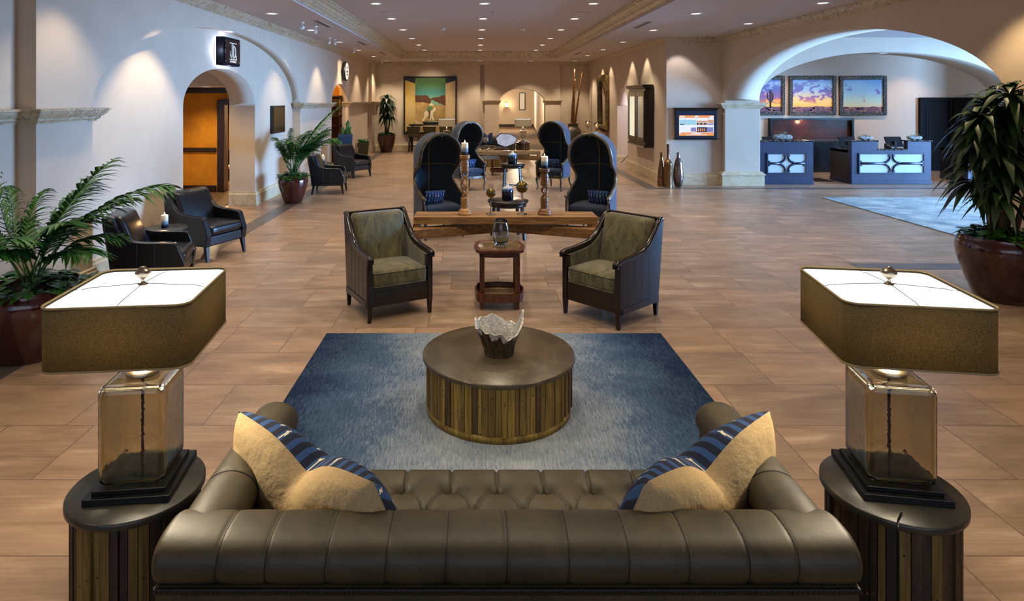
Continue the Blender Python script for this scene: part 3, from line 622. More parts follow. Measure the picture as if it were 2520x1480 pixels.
# ---- chesterfield sofa
def make_sofa():
    t = thing('chesterfield_sofa', 'olive brown leather tufted chesterfield sofa seen from behind in the foreground', 'sofa', (.10, 0, 0))
    W = 1.13; yb, yf = 1.98, 2.995; ZR = .712
    # profile of back roll in (y, z), swept along X; flattened roll
    def rollprof(n=28):
        o = []
        for i in range(n):
            a = 2 * PI * i / n; c, s_ = math.cos(a), math.sin(a)
            o.append((math.copysign(abs(c) ** .75, c) * .127, math.copysign(abs(s_) ** .9, s_) * .076))
        return o
    pr = rollprof()
    seams = [-.86 + .19 * i for i in range(10)]
    seams = [-.92, -.765, -.575, -.385, -.195, 0, .195, .385, .575, .765, .92]
    def crease(x):
        d = min(abs(x - s_) for s_ in seams); return 1 - .045 * math.exp(-(d / .006) ** 2) - .018 * math.exp(-(d / .035) ** 2)
    m = MB(); xs = []
    x = -W + .005
    while x < W: xs.append(x); x += .0075
    xs.append(W - .005); vs = []
    n = len(pr)
    for x in xs:
        k = crease(x); e = min(1, (W - abs(x)) / .03); k *= math.sqrt(max(0, 1 - (1 - e) ** 2)) * .3 + .7 if e < 1 else 1
        for y, z in pr: vs.append((x, 2.115 + y * k, ZR + z * k))
    fs = [(i * n + j, (i + 1) * n + j, (i + 1) * n + (j + 1) % n, i * n + (j + 1) % n) for i in range(len(xs) - 1) for j in range(n)]
    fs += [list(range(n)), [len(vs) - n + j for j in range(n)][::-1]]
    m.add(vs, fs, 0, True); m.build('back_roll', SOFA, t)
    for s_ in seams:
        m = MB()
        m.tube([(s_ + .004 * math.sin(a), 2.115 + .127 * .955 * math.copysign(abs(math.cos(a)) ** .75, math.cos(a)), ZR + .076 * .955 * math.copysign(abs(math.sin(a)) ** .9, math.sin(a))) for a in [PI * (1.16 - i * 1.2 / 24) for i in range(25)]], .0016, 5)
        m.build('seam', SOFAD, t)
    # body below the roll
    m = MB(); m.box(-W + .012, W - .012, 2.005, 2.12, .09, .655); m.build('outer_back', SOFA, t, bevel=.01)
    m = MB(); m.box(-W + .01, W - .01, 1.999, 2.06, .632, .652); m.build('welt', SOFAD, t, bevel=.004)
    NAIL = M('bronze_nail', '#3a2c1a', .35, .8); m = MB(); m.lathe([(.0055, 0), (.0045, .003), (.0001, .0045)], 8, T=Matrix.Rotation(R(90), 4, 'X'), cap=False)
    n0 = m.build('nail_head', NAIL, t, loc=(-W + .02, 1.999, .640)); rest = MB()
    for i in range(1, 138):
        if i < 100: c_ = n0.copy(); COL.objects.link(c_); c_.location = (-W + .02 + i * .0165, 1.999, .640)
        else: rest.lathe([(.0055, 0), (.0045, .003), (.0001, .0045)], 8, T=Matrix.Translation((-W + .02 + i * .0165, 1.999, .640)) @ Matrix.Rotation(R(90), 4, 'X'), cap=False)
    rest.build('nail_head_row', NAIL, t)['kind'] = 'stuff'
    # arms: roll along Y
    ys = [2.08 + i * .0179 for i in range(52)]
    for sx in (-1, 1):
        m = MB(); vs = []; ap = [(math.cos(2 * PI * i / 28), math.sin(2 * PI * i / 28)) for i in range(28)]
        for y in ys:
            d = min(abs(y - s_) for s_ in (2.42, 9)); k = 1 - .05 * math.exp(-(d / .008) ** 2)
            e = min(1, (yf - y) / .05, 1); k *= .75 + .25 * math.sqrt(max(0, 1 - (1 - max(e, 0)) ** 2))
            for c, s_ in ap: vs.append((sx * (W - .10) + c * .105 * k, y, .699 + s_ * .085 * k))
        fs = [(i * 28 + j, (i + 1) * 28 + j, (i + 1) * 28 + (j + 1) % 28, i * 28 + (j + 1) % 28) for i in range(len(ys) - 1) for j in range(28)]
        fs += [list(range(28)), [len(vs) - 28 + j for j in range(28)][::-1]]
        m.add(vs, fs, 0, True); m.build('arm_roll', SOFA, t)
        m = MB(); m.tube([(sx * (W - .10) + math.cos(a) * .1015, 2.42, .699 + math.sin(a) * .082) for a in [PI * i / 20 for i in range(21)]], .002, 5); m.build('arm_seam', SOFAD, t)
        m = MB(); m.box(sx * (W - .10) - .085, sx * (W - .10) + .085, 2.03, yf - .02, .09, .66); m.build('arm_panel', SOFA, t, bevel=.015)
    # inner back, tufted
    btn = []
    for r_, off in ((0, .0), (1, .105)):
        for i in range(-5, 6): btn.append((i * .21 + off + .0, 2.86 - r_ * .165))
    btn2 = [(i * .21 - .0, 2.53) for i in range(-5, 6)]
    btn += btn2
    def tuft(x, y):
        h = .0
        for bx, by in btn:
            d2 = (x - bx) ** 2 + (y - by) ** 2
            if d2 < .02: h -= .034 * math.exp(-d2 / .0009) + .018 * math.exp(-d2 / .004)
        # diagonal pleats between buttons
        for bx, by in btn:
            for sx in (-1, 1):
                dx, dy = sx * .105, -.165; L = math.hypot(dx, dy); t_ = ((x - bx) * dx + (y - by) * dy) / L ** 2
                if 0 < t_ < 1 and by > 2.55:
                    bow = math.sin(PI * t_) * .018 * sx
                    dd = abs((x - bx) * dy / L - (y - by) * dx / L + bow * 1.0); h -= .013 * math.exp(-(dd / .0055) ** 2)
        if y > 2.86:
            d = min(abs(x - i * .21) for i in range(-5, 6)); h -= .014 * math.exp(-(d / .006) ** 2)
        return h
    m = MB(); SWH = W - .19; nu, nv = 300, 110
    def seat(u, v):
        x = -SWH + 2 * SWH * u; y = 2.2 + (3.04 - 2.2) * v; e = (3.04 - y)
        z = .455 - (.05 * (1 - e / .07) ** 2 if e < .07 else 0)
        return (x, y, z + tuft(x, y))
    m.grid(seat, nu, nv); m.grid(lambda u, v: (-SWH + 2 * SWH * u, 3.04, .405 - .315 * v), 2, 2); m.build('tufted_seat', SOFA, t, recalc=False)
    m = MB(); m.lathe([(.011, 0), (.009, .005), (.0001, .007)], 10, cap=False); b0 = None
    for bx, by in btn:
        if abs(bx) < SWH - .02:
            if b0 is None: b0 = m.build('tufting_button', SOFA, t); c_ = b0
            else: c_ = b0.copy(); COL.objects.link(c_)
            c_.location = (bx, by, .455 - .046)
    m = MB(); m.box(-W + .1, W - .1, 2.1, 2.24, .3, .70); m.build('inner_back', SOFA, t, bevel=.03)
    for sx in (-1, 1):
        for y in (2.06, 2.96):
            m = MB(); m.lathe([(.02, 0), (.035, .03), (.03, .09)], 14, c=(sx * (W - .1), y, 0)); m.build('leg', ESPRESSO, t)
    return t
make_sofa()
# ---- throw pillows
def pillow(name, label, loc, rz, lean, w_=.5, h_=.5, th=.2, chop=.14, back=LINEN, front=MUD, cat='pillow', group=None, seed=0, tilt=0):
    t = thing(name, label, cat, loc, 0, group); t.rotation_euler = Matrix.Rotation(rz, 4, 'Z').to_3x3().to_euler()
    t.rotation_euler = (Matrix.Rotation(rz, 4, 'Z') @ Matrix.Rotation(lean, 4, 'X') @ Matrix.Rotation(tilt, 4, 'Y')).to_euler()
    def f(side):
        def g(u, v):
            a, c = 2 * u - 1, 2 * v - 1
            # pointed corners, sides pulled in
            x = a * w_ / 2 * (1 - .07 * (1 - c * c)); z = (c * h_ / 2) * (1 - .05 * (1 - a * a)) + h_ / 2
            k = max(0, (1 - a * a) * (1 - c * c)) ** .42
            y = side * th / 2 * k
            top = ((c + 1) / 2) ** 1.6; w = math.exp(-(abs(a) / .26) ** 1.2)
            z -= chop * w * top; y *= 1 - .1 * w * top
            y += .03 * w * top * side * k
            x *= 1 - .26 * top * (1 - w) * (chop / .12)
            if chop: x *= 1 + .12 * (1 - v)
            nz = noise.noise(Vector((x * 9 + seed, z * 9, side))) * .008 * k; fold = .006 * math.sin(40 * (x + .6 * z)) * w * k
            return (x, y + side * (nz + fold), z)
        return g
    m = MB(); m.grid(f(-1), 44, 44); m.build('back_cover', back, t, recalc=False)
    m = MB(); m.grid(f(1), 44, 44); m.build('front_cover', front, t, recalc=False)
    return t
pillow('throw_pillow', 'tan linen and indigo mudcloth pillow against the left end of the sofa', (-.60, 2.53, .42), R(-35), R(17), 1.02, .50, .28, .12, seed=1, tilt=R(3))
pillow('throw_pillow', 'tan linen and indigo mudcloth pillow against the right end of the sofa', (.835, 2.53, .42), R(35), R(17), 1.02, .50, .28, .12, seed=5, tilt=R(-3))
# ---- green velvet armchairs with wooden frame
def make_wing(label, loc, rz):
    t = thing('armchair', label, 'armchair', loc, rz, None)   # front faces -Y
    W, D = .345, .335
    # top curve of the side (y, z): back top -> sweep -> front arm
    top = [(.43, .965), (.395, .965), (.35, .93), (.27, .84), (.17, .745), (.06, .685), (-.08, .66), (-.2, .648), (-.33, .64)]
    cur = [(p.x, p.y) for p in smooth_path([(a, b_, 0) for a, b_ in top], 5)]
    for sx in (-1, 1):
        m = MB(); poly = [(-.33, .16), (.335, .16)] + cur; xa, xb = sx * (W - .022), sx * W
        m.prism(poly, min(xa, xb), max(xa, xb), 'x')
        for y in (-.19, -.07, .05, .17):   # grooves between boards
            zt = min((z for yy, z in cur if abs(yy - y) < .04), default=.6) - .05
            m.box(min(sx * W, sx * (W + .0015)), max(sx * W, sx * (W + .0015)), y - .004, y + .004, .2, zt, 1)
        for y0, y1 in ((-.335, -.285),): m.box(min(sx * (W - .03), sx * (W + .008)), max(sx * (W - .03), sx * (W + .008)), y0, y1, .14, .63)
        m.box(min(sx * (W - .03), sx * (W + .008)), max(sx * (W - .03), sx * (W + .008)), -.33, .33, .14, .2)
        m.build('side_panel', [ESPRESSO, BLACK], t, bevel=.003)
        m = MB(); k = len(cur); vs = []
        ext = cur + [(-.345, .638), (-.37, .632), (-.385, .615), (-.38, .60), (-.362, .597)]
        pts = ext
        for i, (y, z) in enumerate(pts):
            a = pts[max(i - 1, 0)]; b_ = pts[min(i + 1, len(pts) - 1)]; d = Vector((b_[0] - a[0], b_[1] - a[1])).normalized(); nn = Vector((d.y, -d.x))
            if nn.y < 0: nn = -nn
            w0, w1 = (.060, .016); wid = w0 * (.75 + .25 * min(1, i / 20)); thk = .016
            for cx_, cn in ((-1, -thk), (-1, thk * .5), (-.6, thk * 1.2), (.6, thk * 1.2), (1, thk * .5), (1, -thk)):
                q = Vector((y, z)) + nn * cn; vs.append((sx * (W - .018) + cx_ * wid / 2, q.x, q.y))
        m.add(vs, [(i * 6 + j, i * 6 + (j + 1) % 6, (i + 1) * 6 + (j + 1) % 6, (i + 1) * 6 + j) for i in range(len(pts) - 1) for j in range(6)], 0, True)
        m.add(vs[:6], [range(6)]); m.add(vs[-6:], [range(6)]); m.build('arm_rest', ESPRESSO, t)
        m = MB(); m.box(min(sx * (W - .05), sx * (W + .008)), max(sx * (W - .05), sx * (W + .008)), -.345, -.30, .14, .60); m.build('front_post', ESPRESSO, t, bevel=.006)
        # inner side cushion
        m = MB(); ic = [(y, z - .035) for y, z in cur if y < .28]; m.prism([(-.29, .3), (.27, .3)] + ic[0:] + [(-.29, .60)], min(sx * (W - .024), sx * (W - .06)), max(sx * (W - .024), sx * (W - .06)), 'x'); m.build('side_cushion', VELVET, t, bevel=.015)
    m = MB(); m.box(-W + .04, W - .04, -.335, -.305, .15, .345); m.box(-W + .08, W - .08, -.338, -.330, .19, .30, 0); m.prism([(.30, .15), (.335, .15), (.43, .95), (.395, .95)], -W + .02, W - .02, 'x'); m.build('frame', ESPRESSO, t, bevel=.006)
    m = MB(); m.box(-W, W, .385, .44, .948, .978); m.build('top_rail', ESPRESSO, t, bevel=.01)
    m = MB(); m.cushion(0, .27, .68, 2 * W - .115, .13, .58, r=.05, n=12, puff=(0, .03, 0), fn=lambda p, U: (p.x * (1 + .03 * U[2]), p.y + (.075 * U[2]), p.z)); m.build('back_cushion', VELVET, t)
    sc_ = MB(); sc_.cushion(0, -.085, .41, 2 * W - .11, .54, .165, r=.05, n=12, puff=(0, 0, .025)); so = sc_.build('seat_cushion', VELVET, t)
    m = MB(); pl = rrect(2 * W - .125, .53, .04, 5, 0, -.085)
    for z in (.475, .345): m.tube([(x, y, z) for x, y in pl], .005, 6, closed=True)
    m.build('piping', VELVET, so)
    for sx in (-1, 1):
        for y, c in ((-.325, 1), (.315, -1)):
            m = MB(); x0, x1 = sorted((sx * (W - .045), sx * (W + .004)))
            m.add([(x0, y - .022, .15), (x1, y - .022, .15), (x1, y + .022, .15), (x0, y + .022, .15), (x0 + .008, y - .016, 0), (x1 - .008, y - .016, 0), (x1 - .008, y + .014, 0), (x0 + .008, y + .014, 0)], [(0, 1, 2, 3), (4, 5, 6, 7), (0, 1, 5, 4), (1, 2, 6, 5), (2, 3, 7, 6), (3, 0, 4, 7)]); m.build('leg', ESPRESSO, t, bevel=.004)
    return t
make_wing('dark wood armchair with olive velvet cushions left of the small square side table', (-.915, 6.66, 0), R(29))
make_wing('dark wood armchair with olive velvet cushions right of the small square side table', (1.385, 6.49, 0), R(-48))
# ---- square side table with serpentine top
def make_side(label, loc):
    t = thing('side_table', label, 'table', loc, 0)
    def serp(w_, d_, a=.022, n=10):
        o = []
        def edge(p, q, nx, ny):
            for i in range(n):
                s_ = i / n; k = a * (math.sin(PI * s_) ** 2) * (1 if .18 < s_ < .82 else .3)
                o.append((p[0] + (q[0] - p[0]) * s_ + nx * k, p[1] + (q[1] - p[1]) * s_ + ny * k))
        c = .035
        P = [(-w_ / 2 + c, -d_ / 2), (w_ / 2 - c, -d_ / 2), (w_ / 2, -d_ / 2 + c), (w_ / 2, d_ / 2 - c), (w_ / 2 - c, d_ / 2), (-w_ / 2 + c, d_ / 2), (-w_ / 2, d_ / 2 - c), (-w_ / 2, -d_ / 2 + c)]
        edge(P[0], P[1], 0, -1); o.append(P[1]); edge(P[2], P[3], 1, 0); o.append(P[3]); edge(P[4], P[5], 0, 1); o.append(P[5]); edge(P[6], P[7], -1, 0); o.append(P[7]); return o
    m = MB(); m.prism(serp(.50, .46), .60, .63); m.build('tabletop', CHERRY, t, bevel=.006)
    m = MB(); m.prism(serp(.42, .38, .018), .630, .6312); m.build('top_inlay', M('burl_inlay', '#3a2a12', .12, col2='#8a7248', ns=6, Coat_Weight=.6), t)
    m = MB(); m.prism(serp(.42, .38, .018), .545, .60); m.build('apron', CHERRY, t, bevel=.004)
    for sx in (-1, 1):
        for sy in (-1, 1):
            m = MB(); m.cb(sx * .185, sy * .165, .32, .05, .05, .46)
            for k in (-1, 0, 1):
                m.cb(sx * .185 + k * .013, sy * .165 - .026 , .32, .006, .004, .42, 0)
            m.cb(sx * .185, sy * .165, .045, .036, .036, .09); m.build('leg', CHERRY, t, bevel=.003)
    m = MB(); m.prism(serp(.48, .44), .085, .115); m.build('lower_shelf', CHERRY, t, bevel=.005)
    m = MB(); o, i_ = serp(.48, .44), serp(.455, .415); n = len(o); vs = [(p[0], p[1], z) for z, pl in ((.115, o), (.175, o), (.175, i_), (.115, i_)) for p in pl]
    m.add(vs, [(k * n + j, k * n + (j + 1) % n, ((k + 1) % 4) * n + (j + 1) % n, ((k + 1) % 4) * n + j) for k in range(4) for j in range(n)]); m.build('gallery_rail', CHERRY, t)
    m = MB(); m.prism(serp(.40, .36, .018), .1152, .1165); m.build('shelf_inlay', bpy.data.materials['burl_inlay'], t)
    return t
SIDE = make_side('small dark wood side table with serpentine top between the two olive armchairs', (.255, 6.8, 0))
def vase():
    m = MB(); pr = [(.0001, 0), (.045, 0), (.06, .012), (.082, .07), (.092, .13), (.088, .19), (.072, .25), (.064, .285), (.06, .285), (.067, .25), (.083, .19), (.086, .13), (.076, .075), (.05, .03), (.0001, .025)]
    pr = [(max(a, .0001), max(c, 0)) for a, c in pr]
    m.lathe(pr, 48); o = m.build('glass_vase', GLASS_V, loc=(.27, 6.76, .632)); tag(o, 'smoky blue-grey bubbled glass vase on the serpentine side table', 'vase')
vase()
# ================================================================ CONSOLE TABLES
def make_console(label, loc, rz=0):
    t = thing('console_table', label, 'table', loc, rz)
    m = MB(); W = 1.11
    rnd = random.Random(3)
    for k in range(4): # top boards
        y0 = -.19 + k * .095; m.box(-W, W, y0, y0 + .093, .69, .78, k % 2)
    m.build('tabletop', [REC1, REC2], t, bevel=.004)
    m = MB() # lower beam, bowed in plan
    for k, (w_, mi) in enumerate(((.09, 1), (.09, 0))):
        fr = lambda x, k=k: -.36 + .42 * (1 - abs(x) / W) + k * .092
        for sx in (-1, 1):
            xs = [0, .35, .7, 1.0]; p = [(sx * x * W, fr(sx * x * W)) for x in xs]; q = [(a, b_ + w_) for a, b_ in p[::-1]]
            m.prism(p + q, .545, .655, 'z', mi)
    m.build('lower_beam', [REC1, REC2], t, bevel=.004)
    for sx in (-1, 1):
        m = MB(); x0, x1 = sorted((sx * (W - .01), sx * (W - .07))); m.box(x0, x1, -.18, -.02, 0, .69, 0); m.box(x0, x1, .02, .17, 0, .69, 1); m.build('end_post', [REC1, REC2], t, bevel=.004)
    m = MB(); m.box(-.05, .05, .0, .14, .655, .69); m.build('centre_block', REC2, t)
    return t
CON = make_console('reclaimed wood console table with bowed lower beam behind the olive armchairs', (.365, 7.82, 0))
dup(CON, (.66, 17.4, 0), 0, 'reclaimed wood console table carrying the agate slab, farther down the lobby')
# ---- candlesticks
def ctwist(name, label, x, y, z, h, candle_label):
    t = thing(name, label, 'candlestick', (x, y, z), 0); WD = M('turned_honey_wood_' + str(int(h * 100)), '#8a5c2a' if h > .7 else '#5e3a1a', .35, col2='#b88448' if h > .7 else '#80542a', ns=6, st=(1, 1, .4))
    m = MB(); m.lathe([(.0001, 0), (.083, 0), (.086, .012), (.082, .025), (.072, .032), (.074, .05), (.06, .066), (.048, .075), (.044, .09), (.05, .10), (.044, .112), (.05, .122), (.044, .134), (.048, .15), (.05, .17), (.046, .19), (.05, .205), (.03, .215), (.0001, .216)], 36); m.build('base', WD, t)
    z0, z1 = .205, h - .205; m = MB()
    for k in range(2):
        ph = k * PI; tw = 2 * PI * (z1 - z0) / .20
        m.tube([(.031 * math.cos(ph + tw * i / 40), .031 * math.sin(ph + tw * i / 40), z0 + (z1 - z0) * i / 40) for i in range(41)], .0135, 10)
    m.build('twisted_shaft', WD, t)
    m = MB(); o = h - .215; m.lathe([(.0001, o), (.03, o + .001), (.05, o + .012), (.046, o + .028), (.05, o + .045), (.047, o + .07), (.052, o + .09), (.046, o + .10), (.055, o + .115), (.045, o + .135), (.043, o + .16), (.06, o + .175), (.066, o + .185), (.060, o + .195), (.066, o + .205), (.064, h), (.0001, h)], 36); m.build('cup', WD, t)
    candle(x, y, z + h + .0005, .042, .15, candle_label, 9)
def candle(x, y, z, r, h, label, p=3):
    t = thing('pillar_candle', label, 'candle', (x, y, z), 0)
    m = MB(); m.lathe([(.0001, 0), (r, 0), (r, h - .004), (r - .004, h), (r * .6, h - .004), (.0001, h - .006)], 32); m.build('wax', CANDLE, t)
    m = MB(); m.tube([(0, 0, h - .008), (.001, 0, h + .008)], .0012, 5); m.build('wick', BLACK, t)
    m = MB(); m.lathe([(.0001, h + .002), (.005, h + .008), (.0062, h + .014), (.003, h + .026), (.0001, h + .036)], 12); m.build('flame', E_FLAME, t)
    if p: point((x, y, z + h + .03), p * .25, (1, .55, .22), .01)
ctwist('candlestick', 'tall twisted open-spiral wooden candlestick on the left of the near console', -.13, 7.80, .7805, .73, 'lit pillar candle on the taller twisted candlestick')
ctwist('candlestick', 'shorter dark twisted open-spiral wooden candlestick on the right of the near console', .85, 7.80, .7805, .565, 'lit pillar candle on the shorter twisted candlestick')
def orb(x, y, z, h, r, label, mat):
    t = thing('orb_ornament', label, 'ornament', (x, y, z), 0)
    m = MB(); m.lathe([(.0001, 0), (.062, 0), (.06, .006), (.02, .014), (.007, .03), (.0065, h - r), (.0001, h - r)], 28); m.build('stand', STEEL, t)
    m = MB(); m.lathe([(max(.0001, r * math.sin(PI * i / 20)), h - r * math.cos(PI * i / 20)) for i in range(21)], 32); m.build('sphere', mat, t)
    m = MB(); m.lathe([(r * .99, h - .004), (r + .004, h), (r * .99, h + .004)], 32, cap=False); m.build('equator_band', GOLDW, t)
    m = MB(); m.tube([(r * .36 * math.cos(a), 0, h + r + .006 + r * .36 + r * .36 * math.sin(a)) for a in [2 * PI * i / 20 for i in range(20)]], .003, 6, closed=True); m.lathe([(.008, h + r - .004), (.006, h + r + .006), (.0001, h + r + .008)], 12); m.build('ring', STEEL, t)
orb(.19, 7.80, .7805, .265, .060, 'smaller brass orb with ring on a short stand on the near console', BRASS)
orb(.575, 7.82, .7805, .335, .075, 'larger brass orb with ring on a tall stand on the near console', BRASS)
MERC = M('mercury_glass', '#b9b4a8', .12, .9, col2='#8d8878', ns=20)
orb(.29, 17.4, .7805, .30, .075, 'silver orb with ring on a stand left of the agate slab', MERC)
orb(1.33, 17.4, .7805, .27, .075, 'silver orb with ring on a stand right of the agate slab', MERC)
# agate slab
def agate():
    t = thing('agate_slab', 'polished white agate slab with dark rim on a metal stand on the far console', 'ornament', (.84, 17.4, .7805), 0)
    rnd = random.Random(2); pts = []; pin = []
    for i in range(72):
        a = 2 * PI * i / 72; r = 1 + .05 * math.sin(3 * a + 1) + .04 * math.sin(7 * a) + .025 * math.sin(17 * a) + .03 * rnd.uniform(-1, 1)
        pts.append((.285 * r * math.cos(a), .30 + .185 * r * math.sin(a))); pin.append((.265 * r * math.cos(a), .30 + .165 * r * math.sin(a)))
    m = MB(); m.prism(pts, -.012, .012, 'y'); m.build('rind', M('agate_rind', '#16161c', .4, col2='#3a3a44', ns=30), t)
    m = MB(); m.prism(pin, -.0135, .0135, 'y'); m.build('crystal_face', M('agate_crystal', '#cbc4be', .2, col2='#f2ebe4', ns=4, Coat_Weight=.4), t)
    m = MB(); m.box(-.10, .10, -.05, .05, 0, .01); m.tube([(0, 0, 0), (0, 0, .14)], .008, 8); m.build('stand', STEEL, t)
agate()
# ================================================================ ROUND BLACK SIDE TABLES AND JARS
def rtable(label, loc, rz=0, dia=.65, group=None):
    t = thing('round_side_table', label, 'table', loc, rz, group)
    m = MB(); r = dia / 2; m.lathe([(.0001, .555), (r - .02, .555), (r - .01, .56), (r, .585), (r, .595), (r - .006, .60), (.0001, .60)], 56); m.build('tabletop', BLACK, t)
    m = MB(); m.lathe([(r - .05, .51), (r - .03, .51), (r - .03, .556), (r - .05, .556)], 40, cap=False); m.build('apron', BLACK, t)
    for k in range(4):
        a = PI / 4 + k * PI / 2; c, s_ = math.cos(a), math.sin(a); m = MB()
        T = Matrix.Rotation(a, 4, 'Z'); m.add([(r * .8 + dx + (.05 if z < .1 else 0), dy, z) for z in (0, .556) for dx, dy in ((-.02, -.022), (.02, -.022), (.02, .022), (-.02, .022))], [(0, 1, 2, 3), (4, 5, 6, 7), (0, 1, 5, 4), (1, 2, 6, 5), (2, 3, 7, 6), (3, 0, 4, 7)], 0, False, T); m.build('leg', BLACK, t, bevel=.003)
    m = MB(); m.box(-r * .8, r * .8, -.014, .014, .10, .125, 0, Matrix.Rotation(PI / 4, 4, 'Z')); m.box(-r * .8, r * .8, -.014, .014, .10, .125, 0, Matrix.Rotation(-PI / 4, 4, 'Z')); m.build('cross_stretcher', BLACK, t); return t
RT = rtable('black round side table between the two nearest hooded chairs', (.516, 10.06, 0), R(8))
dup(RT, (.90, 15.4, 0), R(-6), 'black round side table between the two farther hooded chairs', scale=(.95, .95, 1.05))
def jar(label, loc, s_):
    m = MB(); m.lathe([(.0001, 0), (.082, 0), (.088, .008), (.090, .12), (.086, .155), (.066, .185), (.030, .20), (.021, .208), (.021, .232), (.024, .236), (.016, .236), (.014, .21), (.0001, .205)], 36)
    o = m.build('ceramic_jar', JAR, loc=loc); o.scale = (s_,) * 3; tag(o, label, 'jar'); return o
jar('dip glazed blue and cream ceramic jar on the nearest black round table', (.51, 10.1, .601), 1.05)
jar('dip glazed blue and cream ceramic jar on the farther black round table', (.90, 15.4, .631), 1.3)
m = MB(); m.cushion(0, 0, .008, .10, .075, .016, r=.006, n=6); m.box(-.045, .045, -.03, .03, .0145, .0175); o = m.build('coaster_card', REC2, loc=(.70, 9.98, .6005)); o.rotation_euler = (0, 0, R(12)); tag(o, 'small tan wooden coaster beside the jar on the nearest round table', 'coaster')
# ================================================================ HOODED BALLOON CHAIRS
def make_balloon(label, loc, rz, rimmat, group='hooded balloon chairs'):
    t = thing('balloon_chair', label, 'chair', loc, rz, group)
    A, Bk = .365, .37; ZH = 1.29
    # outline in (x, z) from lower left over the top to lower right, with front y of the rim
    def yf(z):
        ks = [(.30, -.33), (.60, -.33), (.66, -.30), (.73, -.12), (.82, .06), (.92, .13), (1.0, .10), (1.08, -.03), (1.16, -.14), (1.28, -.21), (1.5, -.235), (1.7, -.25)]
        for (a, ya), (b_, yb_) in zip(ks, ks[1:]):
            if z <= b_:
                s_ = min(1, max(0, (z - a) / (b_ - a))); s_ = s_ * s_ * (3 - 2 * s_) if False else s_; return ya + (yb_ - ya) * s_
        return ks[-1][1]
    def yfs(z): return sum(yf(z + d) for d in (-.05, -.025, 0, .025, .05)) / 5 if z > .56 else yf(z)
    out = []
    N1, N2 = 34, 26
    for i in range(N1): out.append((-A, .34 + (ZH - .34) * i / N1))
    for i in range(N2 + 1): a = PI - PI * i / N2; out.append((A * math.cos(a), ZH + .375 * math.sin(a)))
    for i in range(N1): out.append((A, ZH - (ZH - .34) * (i + 1) / N1))
    no = len(out) - 1
    def P(i, q, off=0):
        x, z = out[i]; k = 1 - off / A
        zc = ZH + (z - ZH) * k if z > ZH else z
        x *= k; rk = 1 - off / Bk
        if q < 0: return (x, q, zc)
        c, s_ = math.cos(q), math.sin(q)
        return (x * c, Bk * rk * s_, (ZH + (zc - ZH) * c) if zc > ZH else zc)
    def q0(i):
        y = yfs(out[i][1]); return y if y < 0 else math.asin(min(.99, y / Bk))
    NQ = 18
    def sh(off):
        def f(u, v):
            i = round(u * no); a = q0(i); m_ = (a + (PI / 2 - a) * v) if a >= 0 else None
            if a < 0:
                L1 = -a; L2 = Bk * PI / 2; d = v * (L1 + L2); q = a + d if d < L1 else (d - L1) / Bk
            else: q = m_
            return P(i, q, off)
        return f
    m = MB(); m.grid(sh(0), no, NQ); so = m.build('outer_shell', NAVY, t)
    m = MB(); m.grid(sh(.045), no, NQ); m.build('inner_lining', NAVYD, t)
    # rim
    rp = [P(i, q0(i), .02) for i in range(no + 1) if out[i][1] > .60]
    m = MB(); m.tube(rp, .026, 10); m.build('rim_frame', rimmat, t)
    m = MB(); rj = [(i) for i in range(no + 1)]
    # outer seam at shoulder height and centre ribs inside
    def level(z, off, a0):
        pts = []; iL = min((i for i in range(no // 2)), key=lambda i: abs(out[i][1] - z)); a = q0(iL)
        for k in range(25):
            v = k / 24; pts.append(sh(off)(iL / no, v))
        return pts + [(-x, y, zz) for x, y, zz in pts[::-1][1:]]
    m = MB(); m.tube(level(1.10, -.004, 0), .010, 6); m.build('outer_seam', rimmat, t)
    m = MB(); m.tube(level(1.12, .052, 0), .012, 6); ic = no // 2
    m.tube([sh(.052)(ic / no, k / 16) for k in range(17)] + [(0, Bk - .052, z) for z in (1.2, 1.0, .8, .6, .5)], .012, 6); m.build('inner_ribs', RIBW, t)
    # arms
    for sx in (-1, 1):
        m = MB(); m.tube([(sx * .345, .02, .80), (sx * .35, -.10, .725), (sx * .352, -.20, .685), (sx * .35, -.30, .665), (sx * .345, -.345, .65), (sx * .342, -.36, .63), (sx * .342, -.35, .615)], [.02, .026, .03, .03, .03, .028, .014], 10); m.build('arm_rest', rimmat, t)
        m = MB(); m.tube([(sx * .342, -.335, .62), (sx * .335, -.31, .56), (sx * .325, -.33, .48), (sx * .322, -.35, .40), (sx * .32, -.355, .33)], [.022, .02, .022, .025, .028], 8); m.build('arm_post', rimmat, t)
    m = MB(); pl = [(-.36, .0)] + [(-.335, -.32)] + [(-.15, -.37), (0, -.38), (.15, -.37), (.335, -.32)] + [(.36, .0)] + [(A * math.cos(a), Bk * math.sin(a)) for a in [PI * k / 16 for k in range(1, 16)]]
    m.prism(pl, .295, .355); m.build('seat_rail', rimmat, t, bevel=.008)
    m = MB(); m.prism([(x * .93, y * .9) for x, y in pl], .35, .42); m.build('seat_deck', NAVYD, t, bevel=.01)
    m = MB(); m.cushion(0, -.06, .465, .60, .57, .10, r=.04, n=12, puff=(0, 0, .03), fn=lambda p, U: (p.x * (1 - .12 * max(0, U[1])), p.y, p.z)); m.build('seat_cushion', NAVY, t)
    for sx in (-1, 1):
        m = MB(); m.tube(smooth_path([(sx * .31, -.335, .31), (sx * .325, -.36, .24), (sx * .31, -.35, .14), (sx * .305, -.335, .06), (sx * .325, -.365, .012)], 4), [.034, .034, .033, .031, .029, .027, .025, .022, .02, .018, .017, .016, .016, .018, .019, .02, .018], 8); m.build('leg', rimmat, t)
        m = MB(); m.tube([(sx * .24, .25, .31), (sx * .26, .29, .14), (sx * .28, .34, .012)], [.028, .022, .016], 8); m.build('leg', rimmat, t)
    return t
B1 = make_balloon('dark blue hooded balloon chair in front on the left behind the near console', (-.64, 10.3, 0), R(26), GOLDW)
